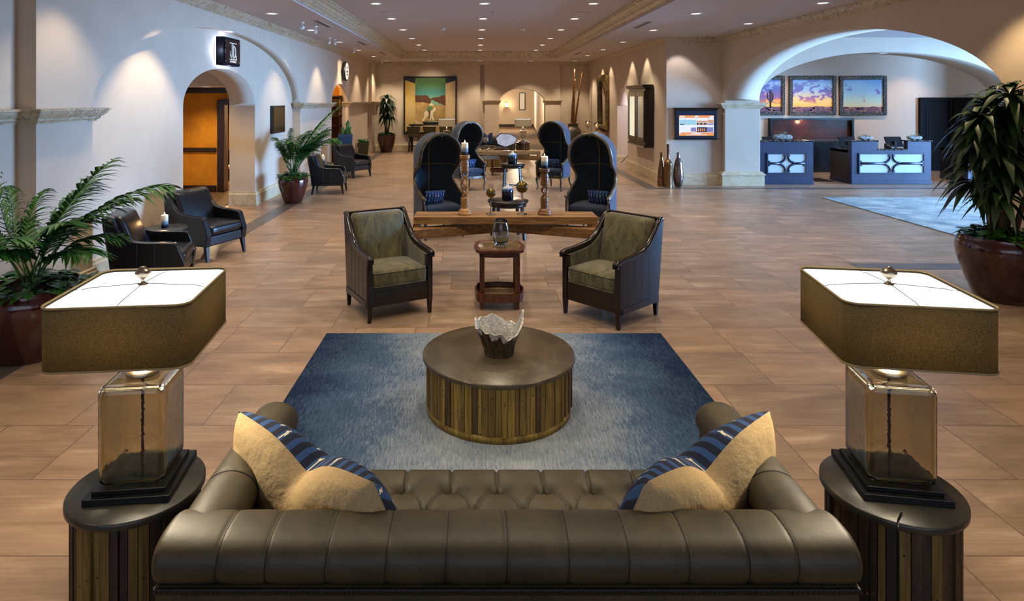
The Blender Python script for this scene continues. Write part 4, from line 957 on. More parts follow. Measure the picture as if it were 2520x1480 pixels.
B2 = make_balloon('dark blue hooded balloon chair in front on the right behind the near console', (1.92, 10.3, 0), R(-28), PEWTER)
dup(B2, (-.23, 15.45, 0), R(30), 'dark blue hooded balloon chair with pale frame, back left behind the front pair')
dup(B1, (1.96, 15.55, 0), R(-33), 'dark blue hooded balloon chair, back right beside the far round black table')
DOT = mk_mudcloth('dotted_indigo')
def lumbar(label, loc, rz, lean=R(16)):
    return pillow('lumbar_pillow', label, loc, rz, lean, .36, .24, .12, .0, DOT, DOT, 'pillow', None, 2)
lumbar('small dotted indigo lumbar pillow in the front left hooded chair', (-.68, 10.12, .53), R(26) + PI, R(-24))
lumbar('small dotted indigo lumbar pillow in the front right hooded chair', (1.98, 10.12, .53), R(-28) + PI, R(-24))
lumbar('small dotted indigo lumbar pillow in the back left hooded chair', (-.18, 15.35, .53), R(30) + PI, R(-24))
lumbar('small dotted indigo lumbar pillow in the back right hooded chair', (1.93, 15.4, .53), R(-33) + PI, R(-24))
# ================================================================ BLACK LEATHER CLUB CHAIRS
def make_club(label, loc, rz, group='black leather club chairs'):
    t = thing('club_chair', label, 'armchair', loc, rz, group)     # faces -Y
    W = .37
    for sx in (-1, 1):
        m = MB(); poly = [(-.36, .20), (.36, .20)] + [(p.x, p.y) for p in smooth_path([(.43, .86, 0), (.36, .87, 0), (.26, .72, 0), (.17, .64, 0), (.04, .61, 0), (-.14, .60, 0), (-.27, .59, 0), (-.31, .56, 0)], 4)] + [(-.385, .36)]
        x0, x1 = sorted((sx * (W - .085), sx * W)); m.prism(poly, x0, x1, 'x'); a = m.build('arm', BLEATH, t, bevel=.022, seg=3)
        m = MB()
        for y in (-.08, .10): m.tube([(sx * (W + .0005), y, .22), (sx * (W + .0005), y, .60)], .0018, 5)
        m.build('stitching', M('leather_stitch', '#3a3d44', .5) if 'leather_stitch' not in bpy.data.materials else bpy.data.materials['leather_stitch'], a)
    m = MB(); m.prism([(.20, .2), (.36, .2), (.47, .9), (.34, .9), (.18, .46)], -W + .03, W - .03, 'x'); m.build('back_frame', BLEATH, t, bevel=.02, seg=3)
    m = MB(); m.cushion(0, .245, .66, 2 * W - .15, .13, .48, r=.045, n=12, puff=(0, .02, 0), fn=lambda p, U: (p.x, p.y + .09 * U[2] + .0, p.z)); bo = m.build('back_cushion', BLEATH, t)
    m = MB()
    for x in (-.18, .18): m.tube([(x, .245 - .075 + .09 * s_, .66 + .22 * s_) for s_ in (-1, -.5, 0, .5, 1)], .002, 5)
    m.build('back_seams', bpy.data.materials['leather_stitch'], bo)
    m = MB(); m.cushion(0, -.09, .405, 2 * W - .165, .58, .135, r=.05, n=12, puff=(0, 0, .025)); m.build('seat_cushion', BLEATH, t)
    m = MB(); m.box(-W + .05, W - .05, -.355, .2, .2, .335); m.build('front_rail', BLEATH, t, bevel=.02, seg=3)
    for sx in (-1, 1):
        for y, dy in ((-.325, -.03), (.31, .045)):
            m = MB(); a, c = .027, .015; x = sx * (W - .04)
            m.add([(x - a, y - a, .205), (x + a, y - a, .205), (x + a, y + a, .205), (x - a, y + a, .205), (x - c + sx * .01, y - c + dy, 0), (x + c + sx * .01, y - c + dy, 0), (x + c + sx * .01, y + c + dy, 0), (x - c + sx * .01, y + c + dy, 0)], [(0, 1, 2, 3), (4, 5, 6, 7), (0, 1, 5, 4), (1, 2, 6, 5), (2, 3, 7, 6), (3, 0, 4, 7)]); m.build('leg', BLACK, t)
    return t
# local -Y faces world direction (sin rz, -cos rz)
C1 = make_club('black leather club chair seen from its back left side next to the big palm', (-3.72, 7.36, 0), R(104))
dup(C1, (-3.80, 8.98, 0), R(67), 'black leather club chair turned towards the viewer beside the lounge doorway')
dup(C1, (-3.44, 14.95, 0), R(95), 'black leather club chair seen from its side next to the middle palm')
dup(C1, (-3.48, 18.0, 0), R(58), 'black leather club chair in front of the blue cactus planter')
def ltable(label, loc):
    t = thing('round_side_table', label, 'table', loc, 0)
    m = MB(); m.lathe([(.0001, .53), (.255, .53), (.262, .535), (.262, .55), (.255, .555), (.0001, .555)], 56); m.build('tabletop', DSLATE, t)
    for k in range(3):
        a = k * 2 * PI / 3 + .3; m = MB(); m.tube([(.21 * math.cos(a), .21 * math.sin(a), .53), (.14 * math.cos(a), .14 * math.sin(a), .27), (.20 * math.cos(a), .20 * math.sin(a), .006)], .010, 8); m.build('leg', STEEL, t)
    return t
LT = ltable('round slate-topped side table between the two nearest black club chairs', (-3.97, 8.12, 0))
dup(LT, (-3.95, 16.4, 0), 0, 'round slate-topped side table between the two farther black club chairs')
candle(-3.98, 8.12, .556, .042, .16, 'lit tricolour pillar candle between the two nearest black club chairs', 3)
candle(-3.93, 16.35, .556, .045, .19, 'lit tricolour pillar candle between the two farther black club chairs', 3)
# ================================================================ FOYER RUG
b = MB(); b.box(-3.0, 3.0, -1.98, 1.98, 0, .012); tag(b.build('area_rug', RUG2, bevel=.004, loc=(10.72, 12.13, .001)), 'pale blue washed area rug in front of the reception desks', 'rug')
# ================================================================ MIRRORED FAR SEATING GROUP
dup(SIDE, (.68, 18.45, 0), 0, 'small serpentine side table seen below the far console')
def far_drum(): return drum('coffee_table', 'round slatted coffee table with driftwood on it, beyond the far console', .55, 21.0, .53, .40, SLATE, [SL1, SL2, SL3], 13)
far_drum()
drum('end_table', 'round slatted end table right of the far sofa', 1.75, 23.4, .26, .60, DSLATE, [DSL, SL2, SL3], 15, over=.009)
drum('end_table', 'round slatted end table left of the far sofa', -1.06, 23.4, .26, .60, DSLATE, [DSL, SL2, SL3], 16, over=.009)
def far_lamp(x, label):
    t = thing('table_lamp', label, 'lamp', (x, 23.4, .6005), 0)
    m = MB(); m.box(-.16, .16, -.16, .16, 0, .045); m.build('base_plate', BLACK, t)
    m = MB(); m.cushion(0, 0, .25, .26, .26, .40, r=.04, n=8); m.build('glass_body', GLASS_L, t)
    m = MB(); m.lathe([(.06, .45), (.03, .50), (.02, .58)], 16); m.build('neck_cap', NICKEL, t)
    m = MB(); o = rrect(.60, .6, .05, 5); n = len(o); m.add([(p[0], p[1], z) for z in (.60, .86) for p in o], [(i, (i + 1) % n, n + (i + 1) % n, n + i) for i in range(n)], 0, True); m.build('lamp_shade', SHADEG, t)
    m = MB(); m.prism(rrect(.59, .59, .05, 5), .848, .852); m.build('diffuser', E_LAMP, t)
    m = MB(); m.lathe([(.0001, .85), (.02, .86), (.03, .89), (.0001, .91)], 14); m.build('finial', NICKEL, t)
    point((x, 23.4, 1.33), 2.2)
far_lamp(-1.06, 'grey square-shaded table lamp far away, in front of the cowboy painting'); far_lamp(1.755, 'grey square-shaded table lamp far away, in front of the back portal')
def far_sofa():
    t = thing('chesterfield_sofa', 'olive leather sofa at the far end facing the viewer behind the agate slab', 'sofa', (.35, 23.6, 0), 0)
    m = MB(); m.box(-1.05, 1.05, -.5, .4, .1, .42); m.build('base', SOFA, t, bevel=.03)
    m = MB(); m.cushion(0, .38, .62, 2.15, .24, .36, r=.1, n=12); m.build('backrest', SOFA, t)
    for s_ in (-1, 1):
        m = MB(); m.cushion(s_ * .98, -.05, .5, .24, .95, .5, r=.1, n=10); m.build('arm', SOFA, t)
    for i in range(6):
        m = MB(); m.lathe([(.014, 0), (.0001, .008)], 8, T=Matrix.Translation((-.75 + .3 * i, .258, .66)) @ Matrix.Rotation(R(90), 4, 'X'), cap=False); m.build('tufting_button', SOFAD, t)
    for x in (-.95, .95):
        for y in (-.42, .32): m = MB(); m.lathe([(.03, 0), (.04, .1)], 10, c=(x, y, 0)); m.build('leg', ESPRESSO, t)
far_sofa()
pillow('throw_pillow', 'indigo striped pillow peeking out left above the agate slab on the far sofa', (.42, 23.55, .46), R(190), R(-16), .5, .52, .2, .12, MUD, MUD, seed=3)
pillow('throw_pillow', 'indigo striped pillow peeking out right above the agate slab on the far sofa', (1.02, 23.55, .44), R(165), R(-16), .5, .46, .2, .12, MUD, MUD, seed=4)
# driftwood on the far coffee table
m = MB(); rnd = random.Random(8)
for k in range(7):
    x0 = rnd.uniform(-.05, .05); a = rnd.uniform(-.5, .5); L = rnd.uniform(.25, .42) * (1 if k % 2 else -1)
    m.tube([(x0 + L * s_, .04 * math.sin(k + 4 * s_), .05 + .14 * abs(s_) * rnd.uniform(.2, 1.3) * (1 if k % 3 else -.2) + .03 * math.sin(6 * s_ + k)) for s_ in (0, .25, .5, .75, 1)], [.032, .028, .022, .016, .006], 7)
m.box(-.2, .2, -.06, .06, 0, .02)
tag(m.build('driftwood_sculpture', M('bleached_driftwood', '#a39a88', .6, col2='#d8d2c4', ns=12), loc=(.25, 20.85, .425)), 'pale bleached driftwood piece left of the agate slab, on the far coffee table', 'ornament')
# ================================================================ BACK WALL: PAINTING, BAR TABLE, STOOLS
def flat(m, pts, y, mi): m.prism(pts, y, y - .003, 'y', mi)
def painting_cowboy():
    t = thing('painting', 'tall painting of a rider on a pale horse on the back wall', 'painting', (-1.94, YB - .22, 0), 0)
    x0, x1, z0, z1 = -1.14, 1.14, .69, 3.17
    m = MB()
    for a, b_, c, d in ((x0, x0 + .05, z0, z1), (x1 - .05, x1, z0, z1), (x0 + .05, x1 - .05, z0, z0 + .05), (x0 + .05, x1 - .05, z1 - .05, z1)): m.box(a, b_, -.07, .015, c, d)
    m.build('frame', BLACK, t, bevel=.006)
    def oil(n, a, b_, ns=3): return M('oil_' + n, a, .6, col2=b_, ns=ns)
    sky = NT('oil_sky'); c_ = sky.n('ShaderNodeTexCoord'); s_ = sky.n('ShaderNodeSeparateXYZ'); sky.l(c_.outputs['Object'], s_.inputs[0])
    sky.l(sky.ramp(sky.math('SUBTRACT', s_.outputs[2], 2.1), [(.0, hx('#6f9a84')), (.35, hx('#2f6f6c')), (.7, hx('#3f6a34')), (1, hx('#41662a'))]), sky.b.inputs['Base Color']); sky.set(Roughness=.6)
    mats = [BLACK, oil('shutter', '#b39a70', '#b8942f', 1.5), sky.m, oil('mesa', '#5c3014', '#3f2210'), oil('sand', '#b89458', '#8a7040', 2), oil('white', '#d9cfb4', '#cbbd98'), oil('green', '#5f8a52', '#3f6a40'), oil('brown', '#6a2f18', '#4a2010'), oil('shade', '#4a3a22', '#6a5230'), oil('pale', '#c0a47c', '#b3976c', 2)]
    m = MB(); m.box(x0 + .04, x1 - .04, -.02, .0, z0 + .04, z1 - .04, 0); Y = -.0205
    flat(m, [(-1.08, .75), (-.64, 1.2), (-.64, 2.86), (-1.08, 3.02)], Y, 1); flat(m, [(1.08, .75), (.66, 1.2), (.66, 2.86), (1.08, 3.0)], Y, 9)
    flat(m, [(-.64, 2.2), (.66, 2.2), (.66, 3.13), (-.64, 3.13)], Y, 2); flat(m, [(-.64, 1.8), (.66, 1.8), (.66, 2.25), (-.64, 2.25)], Y - .001, 2)
    flat(m, [(-.64, 1.9), (.0, 1.9), (.05, 2.2), (-.03, 2.25), (-.12, 2.36), (-.2, 2.37), (-.3, 2.36), (-.64, 2.37)], Y - .0022, 3)
    flat(m, [(0, 2.2), (.66, 1.9), (.66, 2.37), (.5, 2.37), (.4, 2.3), (.1, 2.26)], Y - .0024, 3)
    flat(m, [(-.64, .78), (.66, .78), (.66, 1.93), (.3, 1.95), (0, 2.0), (-.3, 2.06), (-.64, 2.07)], Y - .0032, 4)
    flat(m, [(-.64, 1.0), (-.1, .95), (.66, 1.05), (.66, 1.3), (.3, 1.2), (-.2, 1.12), (-.64, 1.3)], Y - .0036, 9)
    flat(m, [(-1.0, .85), (-.6, 1.1), (-.1, 1.18), (.1, 1.10), (-.3, 1.05), (-.7, .98)], Y - .0042, 8)
    # horse and rider
    flat(m, [(-.34, 1.3), (-.26, 1.42), (-.25, 1.6), (-.16, 1.72), (.02, 1.7), (.10, 1.72), (.16, 1.82), (.22, 1.86), (.25, 1.78), (.25, 1.68), (.18, 1.70), (.14, 1.6), (.12, 1.5), (.17, 1.3), (.2, 1.14), (.16, 1.14), (.10, 1.32), (.03, 1.42), (.02, 1.2), (-.02, 1.2), (-.03, 1.45), (-.12, 1.48), (-.2, 1.36), (-.3, 1.24)], Y - .0052, 5)
    flat(m, [(-.15, 1.68), (-.12, 1.82), (-.04, 1.92), (.06, 1.9), (.1, 1.78), (.02, 1.72), (-.02, 1.66)], Y - .0062, 6)
    flat(m, [(-.08, 1.7), (.02, 1.72), (.0, 1.55), (-.02, 1.36), (-.07, 1.36), (-.06, 1.55)], Y - .0072, 7)
    flat(m, [(-.05, 1.93), (.02, 2.03), (.08, 2.03), (.14, 1.97), (.16, 1.9), (.08, 1.93), (.0, 1.9)], Y - .0082, 5)
    m.build('canvas', mats, t)
painting_cowboy()
def bar_table():
    t = thing('bar_table', 'dark high bar table with stools in front of the cowboy painting', 'table', (-2.05, 26.6, 0), 0)
    m = MB(); m.box(-.72, .72, -.3, .3, 1.10, 1.15); m.build('tabletop', ESPRESSO, t, bevel=.008)
    for x in (-.62, .62):
        for y in (-.22, .22): m = MB(); m.cb(x, y, .55, .06, .06, 1.1); m.build('leg', ESPRESSO, t)
bar_table()
def make_stool(label, loc, rz):
    t = thing('bar_stool', label, 'stool', loc, rz, 'olive bar stools at the high table')   # faces +Y
    m = MB(); m.cushion(0, 0, .72, .46, .44, .12, r=.04, n=8); m.build('seat', OLEATH, t)
    m = MB(); m.cushion(0, -.20, .90, .50, .07, .38, r=.03, n=8, fn=lambda p, U: (p.x * (1 + .12 * U[2]), p.y - .05 * U[2] + .06 * U[0] ** 2, p.z)); m.build('backrest', OLEATH, t)
    for x in (-1, 1):
        for y in (-1, 1):
            m = MB(); m.tube([(x * .18, y * .17, .68), (x * .21, y * .20, .012)], [.024, .016], 8); m.build('leg', GOLDW, t)
    m = MB()
    for a, b_ in (((-.2, -.19), (.2, -.19)), ((-.2, .19), (.2, .19)), ((-.2, -.19), (-.2, .19)), ((.2, -.19), (.2, .19))): m.tube([(a[0], a[1], .28), (b_[0], b_[1], .28)], .011, 6)
    m.build('footrest', BLACKM, t); return t
S0 = make_stool('olive leather bar stool, leftmost at the high table', (-2.52, 26.0, 0), 0)
dup(S0, (-1.86, 26.0, 0), R(-4), 'olive leather bar stool, middle one at the high table')
dup(S0, (-1.22, 26.0, 0), R(4), 'olive leather bar stool, right one at the high table behind the grey lamp')
def leafclump(m, n, r, zmax, L, seed, mi=0):
    rnd = random.Random(seed)
    for _ in range(n):
        a = rnd.uniform(0, 2 * PI); rr = r * math.sqrt(rnd.random()); x, y = rr * math.cos(a), rr * math.sin(a); l = L * rnd.uniform(.6, 1.1)
        el = rnd.uniform(-.3, 1.0); d = Vector((math.cos(a) * math.cos(el), math.sin(a) * math.cos(el), math.sin(el))); p = Vector((x, y, zmax * rnd.random()))
        s_ = d.cross(Vector((0, 0, 1))).normalized() * l * .36
        m.add([p, p + d * l * .35 + s_, p + d * l * .8 + s_ * .6 - Vector((0, 0, l * .15)), p + d * l - Vector((0, 0, l * .3)), p + d * l * .8 - s_ * .6 - Vector((0, 0, l * .15)), p + d * l * .35 - s_, p + d * l * .5 + Vector((0, 0, -l * .05))], [(0, 1, 6), (1, 2, 6), (2, 3, 6), (3, 4, 6), (4, 5, 6), (5, 0, 6)], mi, True)
t = thing('planter_bowl', 'long black planter bowl with low green plants on the high bar table', 'planter', (-1.78, 26.5, 1.151), 0)
m = MB(); m.cushion(0, 0, .055, .80, .22, .11, r=.03, n=8, fn=lambda p, U: (p.x * (1 + .06 * U[2]), p.y, p.z)); m.build('bowl', BLACK, t)
m = MB()
for k in range(8):
    mm = MB(); leafclump(m, 10, .06, .03, .07, k); m.v[-70:] = [(v[0] - .33 + .095 * k, v[1], v[2] + .10) for v in m.v[-70:]]
m.build('plants', IVY, t, recalc=False)
# ---- big urn with bamboo poles, mirror, wall console, hurricanes
t = thing('floor_urn', 'large bronze-grey floor urn holding three tall gold bamboo poles in the far right corner', 'urn', (4.06, 26.4, 0), 0)
m = MB(); m.lathe([(.0001, 0), (.20, 0), (.24, .1), (.33, .45), (.37, .72), (.34, .90), (.25, 1.02), (.21, 1.06), (.21, 1.13), (.25, 1.16), (.25, 1.175), (.20, 1.175), (.17, 1.1), (.0001, 1.0)], 48); m.build('vessel', M('bronze_grey_urn', '#6d6250', .35, .6, col2='#4b4438', ns=5), t)
for x0, x1, z1, L in ((-.06, .07, 3.45, 0), (0.0, .10, 3.05, 1), (.06, .42, 3.45, 2)):
    m = MB(); pts = [(x0 + (x1 - x0) * s_ ** 1.2, .02 * math.sin(6 * s_ + L), .9 + (z1 - .9) * s_) for s_ in [i / 18 for i in range(19)]]
    m.tube(pts, [.048 - .03 * i / 18 + .004 * (i % 2) for i in range(19)], 8); m.build('bamboo_pole', TWIG, t)
t = thing('wall_mirror', 'tall gilt-framed mirror leaning flat on the far right wall', 'mirror', (4.88, 24.0, 0), 0)
m = MB(); y0, y1, z0, z1 = -.85, .85, 1.03, 3.08
for a, b_, c, d in ((y0, y0 + .2, z0, z1), (y1 - .2, y1, z0, z1), (y0 + .2, y1 - .2, z0, z0 + .2), (y0 + .2, y1 - .2, z1 - .2, z1)): m.box(-.12, .015, a, b_, c, d)
m.build('frame', M('antiqued_gilt', '#4a3c22', .35, .5, col2='#8a7444', ns=6), t, bevel=.05, seg=2)
m = MB(); m.box(-.03, -.02, y0 + .15, y1 - .15, z0 + .15, z1 - .15); m.build('mirror_glass', M('mirror_glass', '#d0d0cc', .03, 1.0), t)
t = thing('wall_console', 'narrow wood and stone console under the tall mirror on the right wall', 'table', (4.55, 24.2, 0), 0)
m = MB(); m.box(-.25, .24, -1.1, 1.1, .86, .93); m.build('tabletop', REC2, t, bevel=.01)
for y in (-1.0, 1.0): m = MB(); m.box(-.2, .2, y - .08, y + .08, 0, .86); m.build('leg', REC2, t, bevel=.01)
def hurricane(label, x, y, z, hs):
    t = thing('hurricane_candle_holder', label, 'candle holder', (x, y, z), 0)
    m = MB(); m.lathe([(.0001, 0), (.07, 0), (.07, .012), (.015, .02), (.015, hs), (.06, hs + .01), (.0001, hs + .012)], 24); m.build('stand', NICKEL, t)
    m = MB(); m.lathe([(.075, hs + .012), (.085, hs + .05), (.085, hs + .22), (.10, hs + .26), (.097, hs + .26), (.081, hs + .22), (.081, hs + .05), (.071, hs + .016)], 28, cap=False); m.build('glass_chimney', GLASS_A, t)
    m = MB(); m.lathe([(.0001, 0), (.055, 0), (.055, .17), (.0001, .165)], 20, c=(0, 0, hs + .015)); o = m.build('candle', CANDLE, t)
    m = MB(); m.lathe([(.0001, .0), (.012, .02), (.0001, .06)], 8, c=(0, 0, hs + .185)); m.build('flame', E_FLAME, t)
hurricane('taller glass hurricane with lit candle left of the mirror', 4.42, 24.95, .931, .14); hurricane('glass hurricane with lit candle in front of the mirror', 4.5, 23.6, .931, .10); hurricane('glass hurricane with lit candle close behind the other one before the mirror', 4.62, 24.0, .931, .12)
# ---- corridor items
t = thing('wall_sconce', 'lit wall sconce in the corridor seen through the back portal', 'lamp', (2.47, 50.44, 1.45), 0)
m = MB(); m.box(-.12, .12, -.01, .055, 0, .5); m.box(-.16, .16, -.16, -.02, .1, .13); m.build('bracket', BRASS, t)
m = MB(); m.lathe([(.12, .14), (.12, .44), (.0001, .44)], 16, c=(0, -.10, 0), cap=False); m.build('glass_shade', E_WARM, t); point((2.47, 50.2, 1.8), 22, (1, .8, .5), .1)
t = thing('framed_picture', 'black-framed narrow picture in the corridor beyond the portal', 'picture', (3.72, 50.46, 0), 0)
m = MB()
for a, b_, c, d in ((-.25, -.19, 1.33, 2.72), (.19, .25, 1.33, 2.72), (-.19, .19, 1.33, 1.39), (-.19, .19, 2.66, 2.72)): m.box(a, b_, -.05, .035, c, d)
m.build('frame', BLACK, t); m = MB(); m.box(-.2, .2, -.01, .03, 1.38, 2.67); m.build('print', WHITE, t)
# ================================================================ RIGHT WALL: DISPLAY CABINET, SCREEN, FLOOR VASES
t = thing('wall_cabinet', 'dark wood wall display case with two glass doors on the right wall', 'cabinet', (4.88, 18.33, 0), 0)
m = MB(); m.box(-.22, .015, -.93, .93, .92, 2.50); m.build('body', ESPRESSO, t, bevel=.006)
m = MB()
for pr, in (([(0, 2.48), (.22, 2.48), (.24, 2.51), (.30, 2.56), (.31, 2.60), (0, 2.60)],), ([(0, .86), (.27, .86), (.26, .89), (.23, .93), (0, .93)],)): m.mould([(d, z) for d, z in pr], [(0, .93), (0, -.93)])
m.box(-.28, 0, -.96, .96, 2.5, 2.6); m.box(-.25, 0, -.95, .95, .86, .92); m.box(-.20, 0, -.90, .90, .9, 2.55); m.build('cornice', ESPRESSO, t, bevel=.006)
POSTER = NT('menu_poster'); n_ = POSTER.noise(POSTER.coord((1, 9, 5)), 3.5, 4, .8); POSTER.l(POSTER.ramp(n_, [(.46, hx('#e8ead0')), (.52, hx('#5d8f7a')), (.55, hx('#e8ead0')), (.62, hx('#d7a07c')), (.66, hx('#e8ead0'))]), POSTER.b.inputs['Emission Color']); POSTER.set(Emission_Strength=.42, Roughness=.3)
for k, (ya, yb_) in enumerate(((.02, .90), (-.90, -.02))):
    m = MB()
    for a, b_, c, d in ((ya, ya + .11, 1.0, 2.42), (yb_ - .11, yb_, 1.0, 2.42), (ya + .11, yb_ - .11, 1.0, 1.12), (ya + .11, yb_ - .11, 2.28, 2.42)): m.box(-.25, -.215, a, b_, c, d)
    dr = m.build('door', ESPRESSO, t, bevel=.005)
    m = MB(); m.box(-.232, -.222, ya + .1, yb_ - .1, 1.1, 2.3); m.build('display_panel', POSTER.m if k == 0 else M('grey_blue_backing', '#7d97a3', .12, col2='#8aa3ad', ns=1.5), dr)
    if k:
        m = MB(); m.box(-.2345, -.231, ya + .18, yb_ - .22, 2.02, 2.14); m.build('header_card', WHITE, dr)
t = thing('wall_screen', 'lit information screen in a dark corniced frame beside the pillar', 'screen', (5.64, 16.27, 0), 0)
NAVYF = M('navy_black_frame', '#141a2c', .35)
m = MB(); m.box(-.53, .53, -.10, .01, 1.19, 1.95)
m.build('frame', NAVYF, t, bevel=.006)
m = MB(); m.mould([(0, 1.90), (.10, 1.90), (.11, 1.92), (.15, 1.96), (.15, 1.975), (0, 1.975)], [(-.53, 0), (.53, 0)]); m.box(-.58, .58, -.15, 0, 1.955, 1.975); m.build('cornice', BLACK, t, bevel=.004); m = MB(); m.box(-.56, .56, -.13, 0, 1.165, 1.19); m.build('bottom_ledge', BLACK, t, bevel=.004)
SCR = [emis('screen_white', '#eef2ff', .5), emis('screen_orange', '#f09a52', .5), emis('screen_blue', '#9fd0ea', .5), emis('screen_dark', '#2a2440', .4), emis('screen_amber', '#d9a070', .45), emis('screen_violet', '#8a86c8', .45), BLACK]
m = MB(); yy = -.104; m.box(-.47, .46, -.102, -.09, 1.25, 1.80, 6); m.box(-.445, .44, yy, -.095, 1.265, 1.785, 0)
def sb(a, b_, c, d, mi, e=.0015): m.box(-.445 + .885 * a, -.445 + .885 * b_, yy - e, yy, 1.265 + .52 * c, 1.265 + .52 * d, mi)
sb(0, 1, .88, 1, 1); sb(0, 1, 0, .16, 1); sb(.02, .16, .91, .97, 0, .003); sb(.45, .55, .91, .98, 0, .003); sb(.88, 1, .9, .97, 0, .003); sb(0, .05, .08, .15, 0, .003); sb(.35, .65, .09, .13, 0, .003); sb(.2, .8, .03, .055, 0, .003)
for a, b_, c, d, mi in ((.01, .17, .53, .78, 2), (.18, .49, .53, .78, 2), (.51, .82, .66, .74, 4), (.51, .82, .53, .64, 3), (.84, .99, .62, .78, 4), (.84, .99, .53, .60, 5), (.34, .49, .2, .40, 5), (.51, .8, .18, .42, 3), (.8, .98, .18, .42, 5), (.02, .15, .53, .58, 3)): sb(a, b_, c, d, mi)
for a in (.55, .66, .77): sb(a, a + .06, .55, .62, 4, .003)
for a in (.54, .6, .66, .72): sb(a, a + .03, .22, .36, 1, .003)
for a in (.175, .5, .83): sb(a, a + .004, .5, .86, 3)
m.build('display', SCR, t)
def bottle(label, loc, pr, mat):
    m = MB(); pts = [(p.x, p.y) for p in smooth_path([(a, b_, 0) for a, b_ in pr], 5)]; m.lathe([(max(a, .0001), max(b_, 0)) for a, b_ in pts], 36); tag(m.build('floor_vase', mat, loc=loc), label, 'vase', 'bronze glass floor vases by the pillar')
AMB = M('amber_lustre', '#6a4a2c', .1, .75, col2='#8a6a4a', ns=3, st=(1, 1, .5), bs=18, bstr=.25, bd=.02); MAU = M('mauve_lustre', '#8a7670', .1, .8, col2='#5a463a', ns=2.2, st=(1, 1, .8), bs=18, bstr=.3, bd=.02)
bottle('slim amber glass floor vase, left and farthest of the three by the wall corner', (4.70, 16.02, 0), [(.0, .0), (.095, 0), (.10, .06), (.095, .25), (.07, .5), (.045, .66), (.036, .72), (.036, .84), (.04, .845)], AMB)
bottle('tallest floor vase with long thin neck in front of the wall corner', (4.80, 15.8, 0), [(.0, .0), (.10, 0), (.105, .05), (.105, .5), (.10, .60), (.06, .68), (.036, .74), (.036, 1.05), (.042, 1.06)], AMB)
bottle('teardrop mauve glass floor vase, right of the three beside the marble base', (5.06, 15.82, 0), [(.0, .0), (.05, 0), (.09, .05), (.125, .22), (.12, .42), (.085, .62), (.045, .74), (.038, .80), (.038, .86), (.044, .865)], MAU)
m = MB(); m.tube([(5.0, 21.75, .02), (4.98, 20.6, .40)], .012, 6); m.tube([(4.98, 21.0, .02), (5.2, 21.5, .35)], .012, 6); m.tube([(4.98, 20.6, .40), (5.3, 20.8, .42)], .012, 6)
tag(m.build('folding_stand', BLACKM), 'black metal folding stand in the small side doorway', 'stand')
# ================================================================ RECEPTION
def desk(label, x0, x1, y0, y1, low=None, left_low=False):
    t = thing('reception_desk', label, 'desk', ((x0 + x1) / 2, y0, 0), 0); W = (x1 - x0) / 2; D = y1 - y0
    m = MB(); H = 1.10
    if low: a, b_ = low; poly = [(-W, 0), (W, 0), (W, H), (b_, H), (b_, .88), (a, .88), (a, H), (-W, H)]
    else: poly = [(-W, 0), (W, 0), (W, H), (-W, H)]
    m.prism(poly, .0, .16, 'y', 0); m.box(-W, -W + .06, .16, D, 0, .86, 1); m.box(W - .06, W, .16, D, 0, .86, 1); m.box(-W, W, .16, D, .80, .86, 1); m.build('body', [INK, ESPRESSO], t)
    m = MB(); m.box(-W - .015, W + .015, -.015, D, 0, .10); m.build('plinth', INK, t, bevel=.006)
    m = MB()
    seg = [(-W, low[0]), (low[1], W)] if low else [(-W, W)]
    for a, b_ in seg: m.box(a - .02, b_ + .02, -.02, .26, H, H + .035)
    if low: m.box(low[0], low[1], -.02, .4, .88, .91)
    m.build('countertop', GRANITE, t, bevel=.008)
    # framed panel with scroll tracery
    px0, px1, pz0, pz1 = -W + .20, W - .20, .30, .78
    m = MB(); m.box(px0, px1, -.004, .002, pz0, pz1); m.build('front_panel', CREAMP, t)
    m = MB()
    for a, b_, c, d in ((px0 - .03, px0, pz0 - .03, pz1 + .03), (px1, px1 + .03, pz0 - .03, pz1 + .03), (px0, px1, pz0 - .03, pz0), (px0, px1, pz1, pz1 + .03)): m.box(a, b_, -.03, .0, c, d)
    cz = (pz0 + pz1) / 2; cy = -.018; cx = 0
    def q(pts, r=.019): m.tube(pts, r, 6, flat=.8, up=(0, 1, 0))
    for sx in (-1, 1):
        q([(sx * .19, cy, cz), (sx * (px1 - .03), cy, cz)], .032)
        m.lathe([(.032, -.012), (.032, .012)], 14, T=Matrix.Translation((sx * (px1 - .02), cy, cz + .042)) @ Matrix.Rotation(R(90), 4, 'X')); m.lathe([(.032, -.012), (.032, .012)], 14, T=Matrix.Translation((sx * (px1 - .02), cy, cz - .042)) @ Matrix.Rotation(R(90), 4, 'X'))
        for sz in (-1, 1):
            q([(cx + sx * (.035 + .17 * (1 - math.cos(a))), cy, cz + sz * (.19 - .17 * math.sin(a))) for a in [PI / 2 * i / 8 for i in range(9)]][::1], .026)
            m.lathe([(.034, -.012), (.034, .012)], 14, T=Matrix.Translation((sx * .045, cy, cz + sz * .205)) @ Matrix.Rotation(R(90), 4, 'X'))
    m.build('tracery', INK, t); return t
desk('indigo reception desk with cream tracery panel directly beside the pillar', 7.345, 8.72, 16.36, 17.3)
desk('wide indigo reception desk with stepped granite counter in the middle', 9.71, 11.76, 16.36, 17.35, (-.345, .42))
desk('indigo reception desk on the right, mostly behind the tall potted dracaena', 12.90, 13.9, 16.6, 17.6)
def monitor(label, x, y, z, rz):
    t = thing('monitor', label, 'monitor', (x, y, z), rz); m = MB(); m.box(-.22, .22, -.02, .02, .06, .36, 0, Matrix.Rotation(R(-28), 4, 'X')); m.build('screen_housing', BLACK, t, bevel=.008)
    m = MB(); m.box(-.09, .09, -.02, .22, 0, .015); m.box(-.03, .03, .02, .06, 0, .22); m.build('stand', BLACK, t)
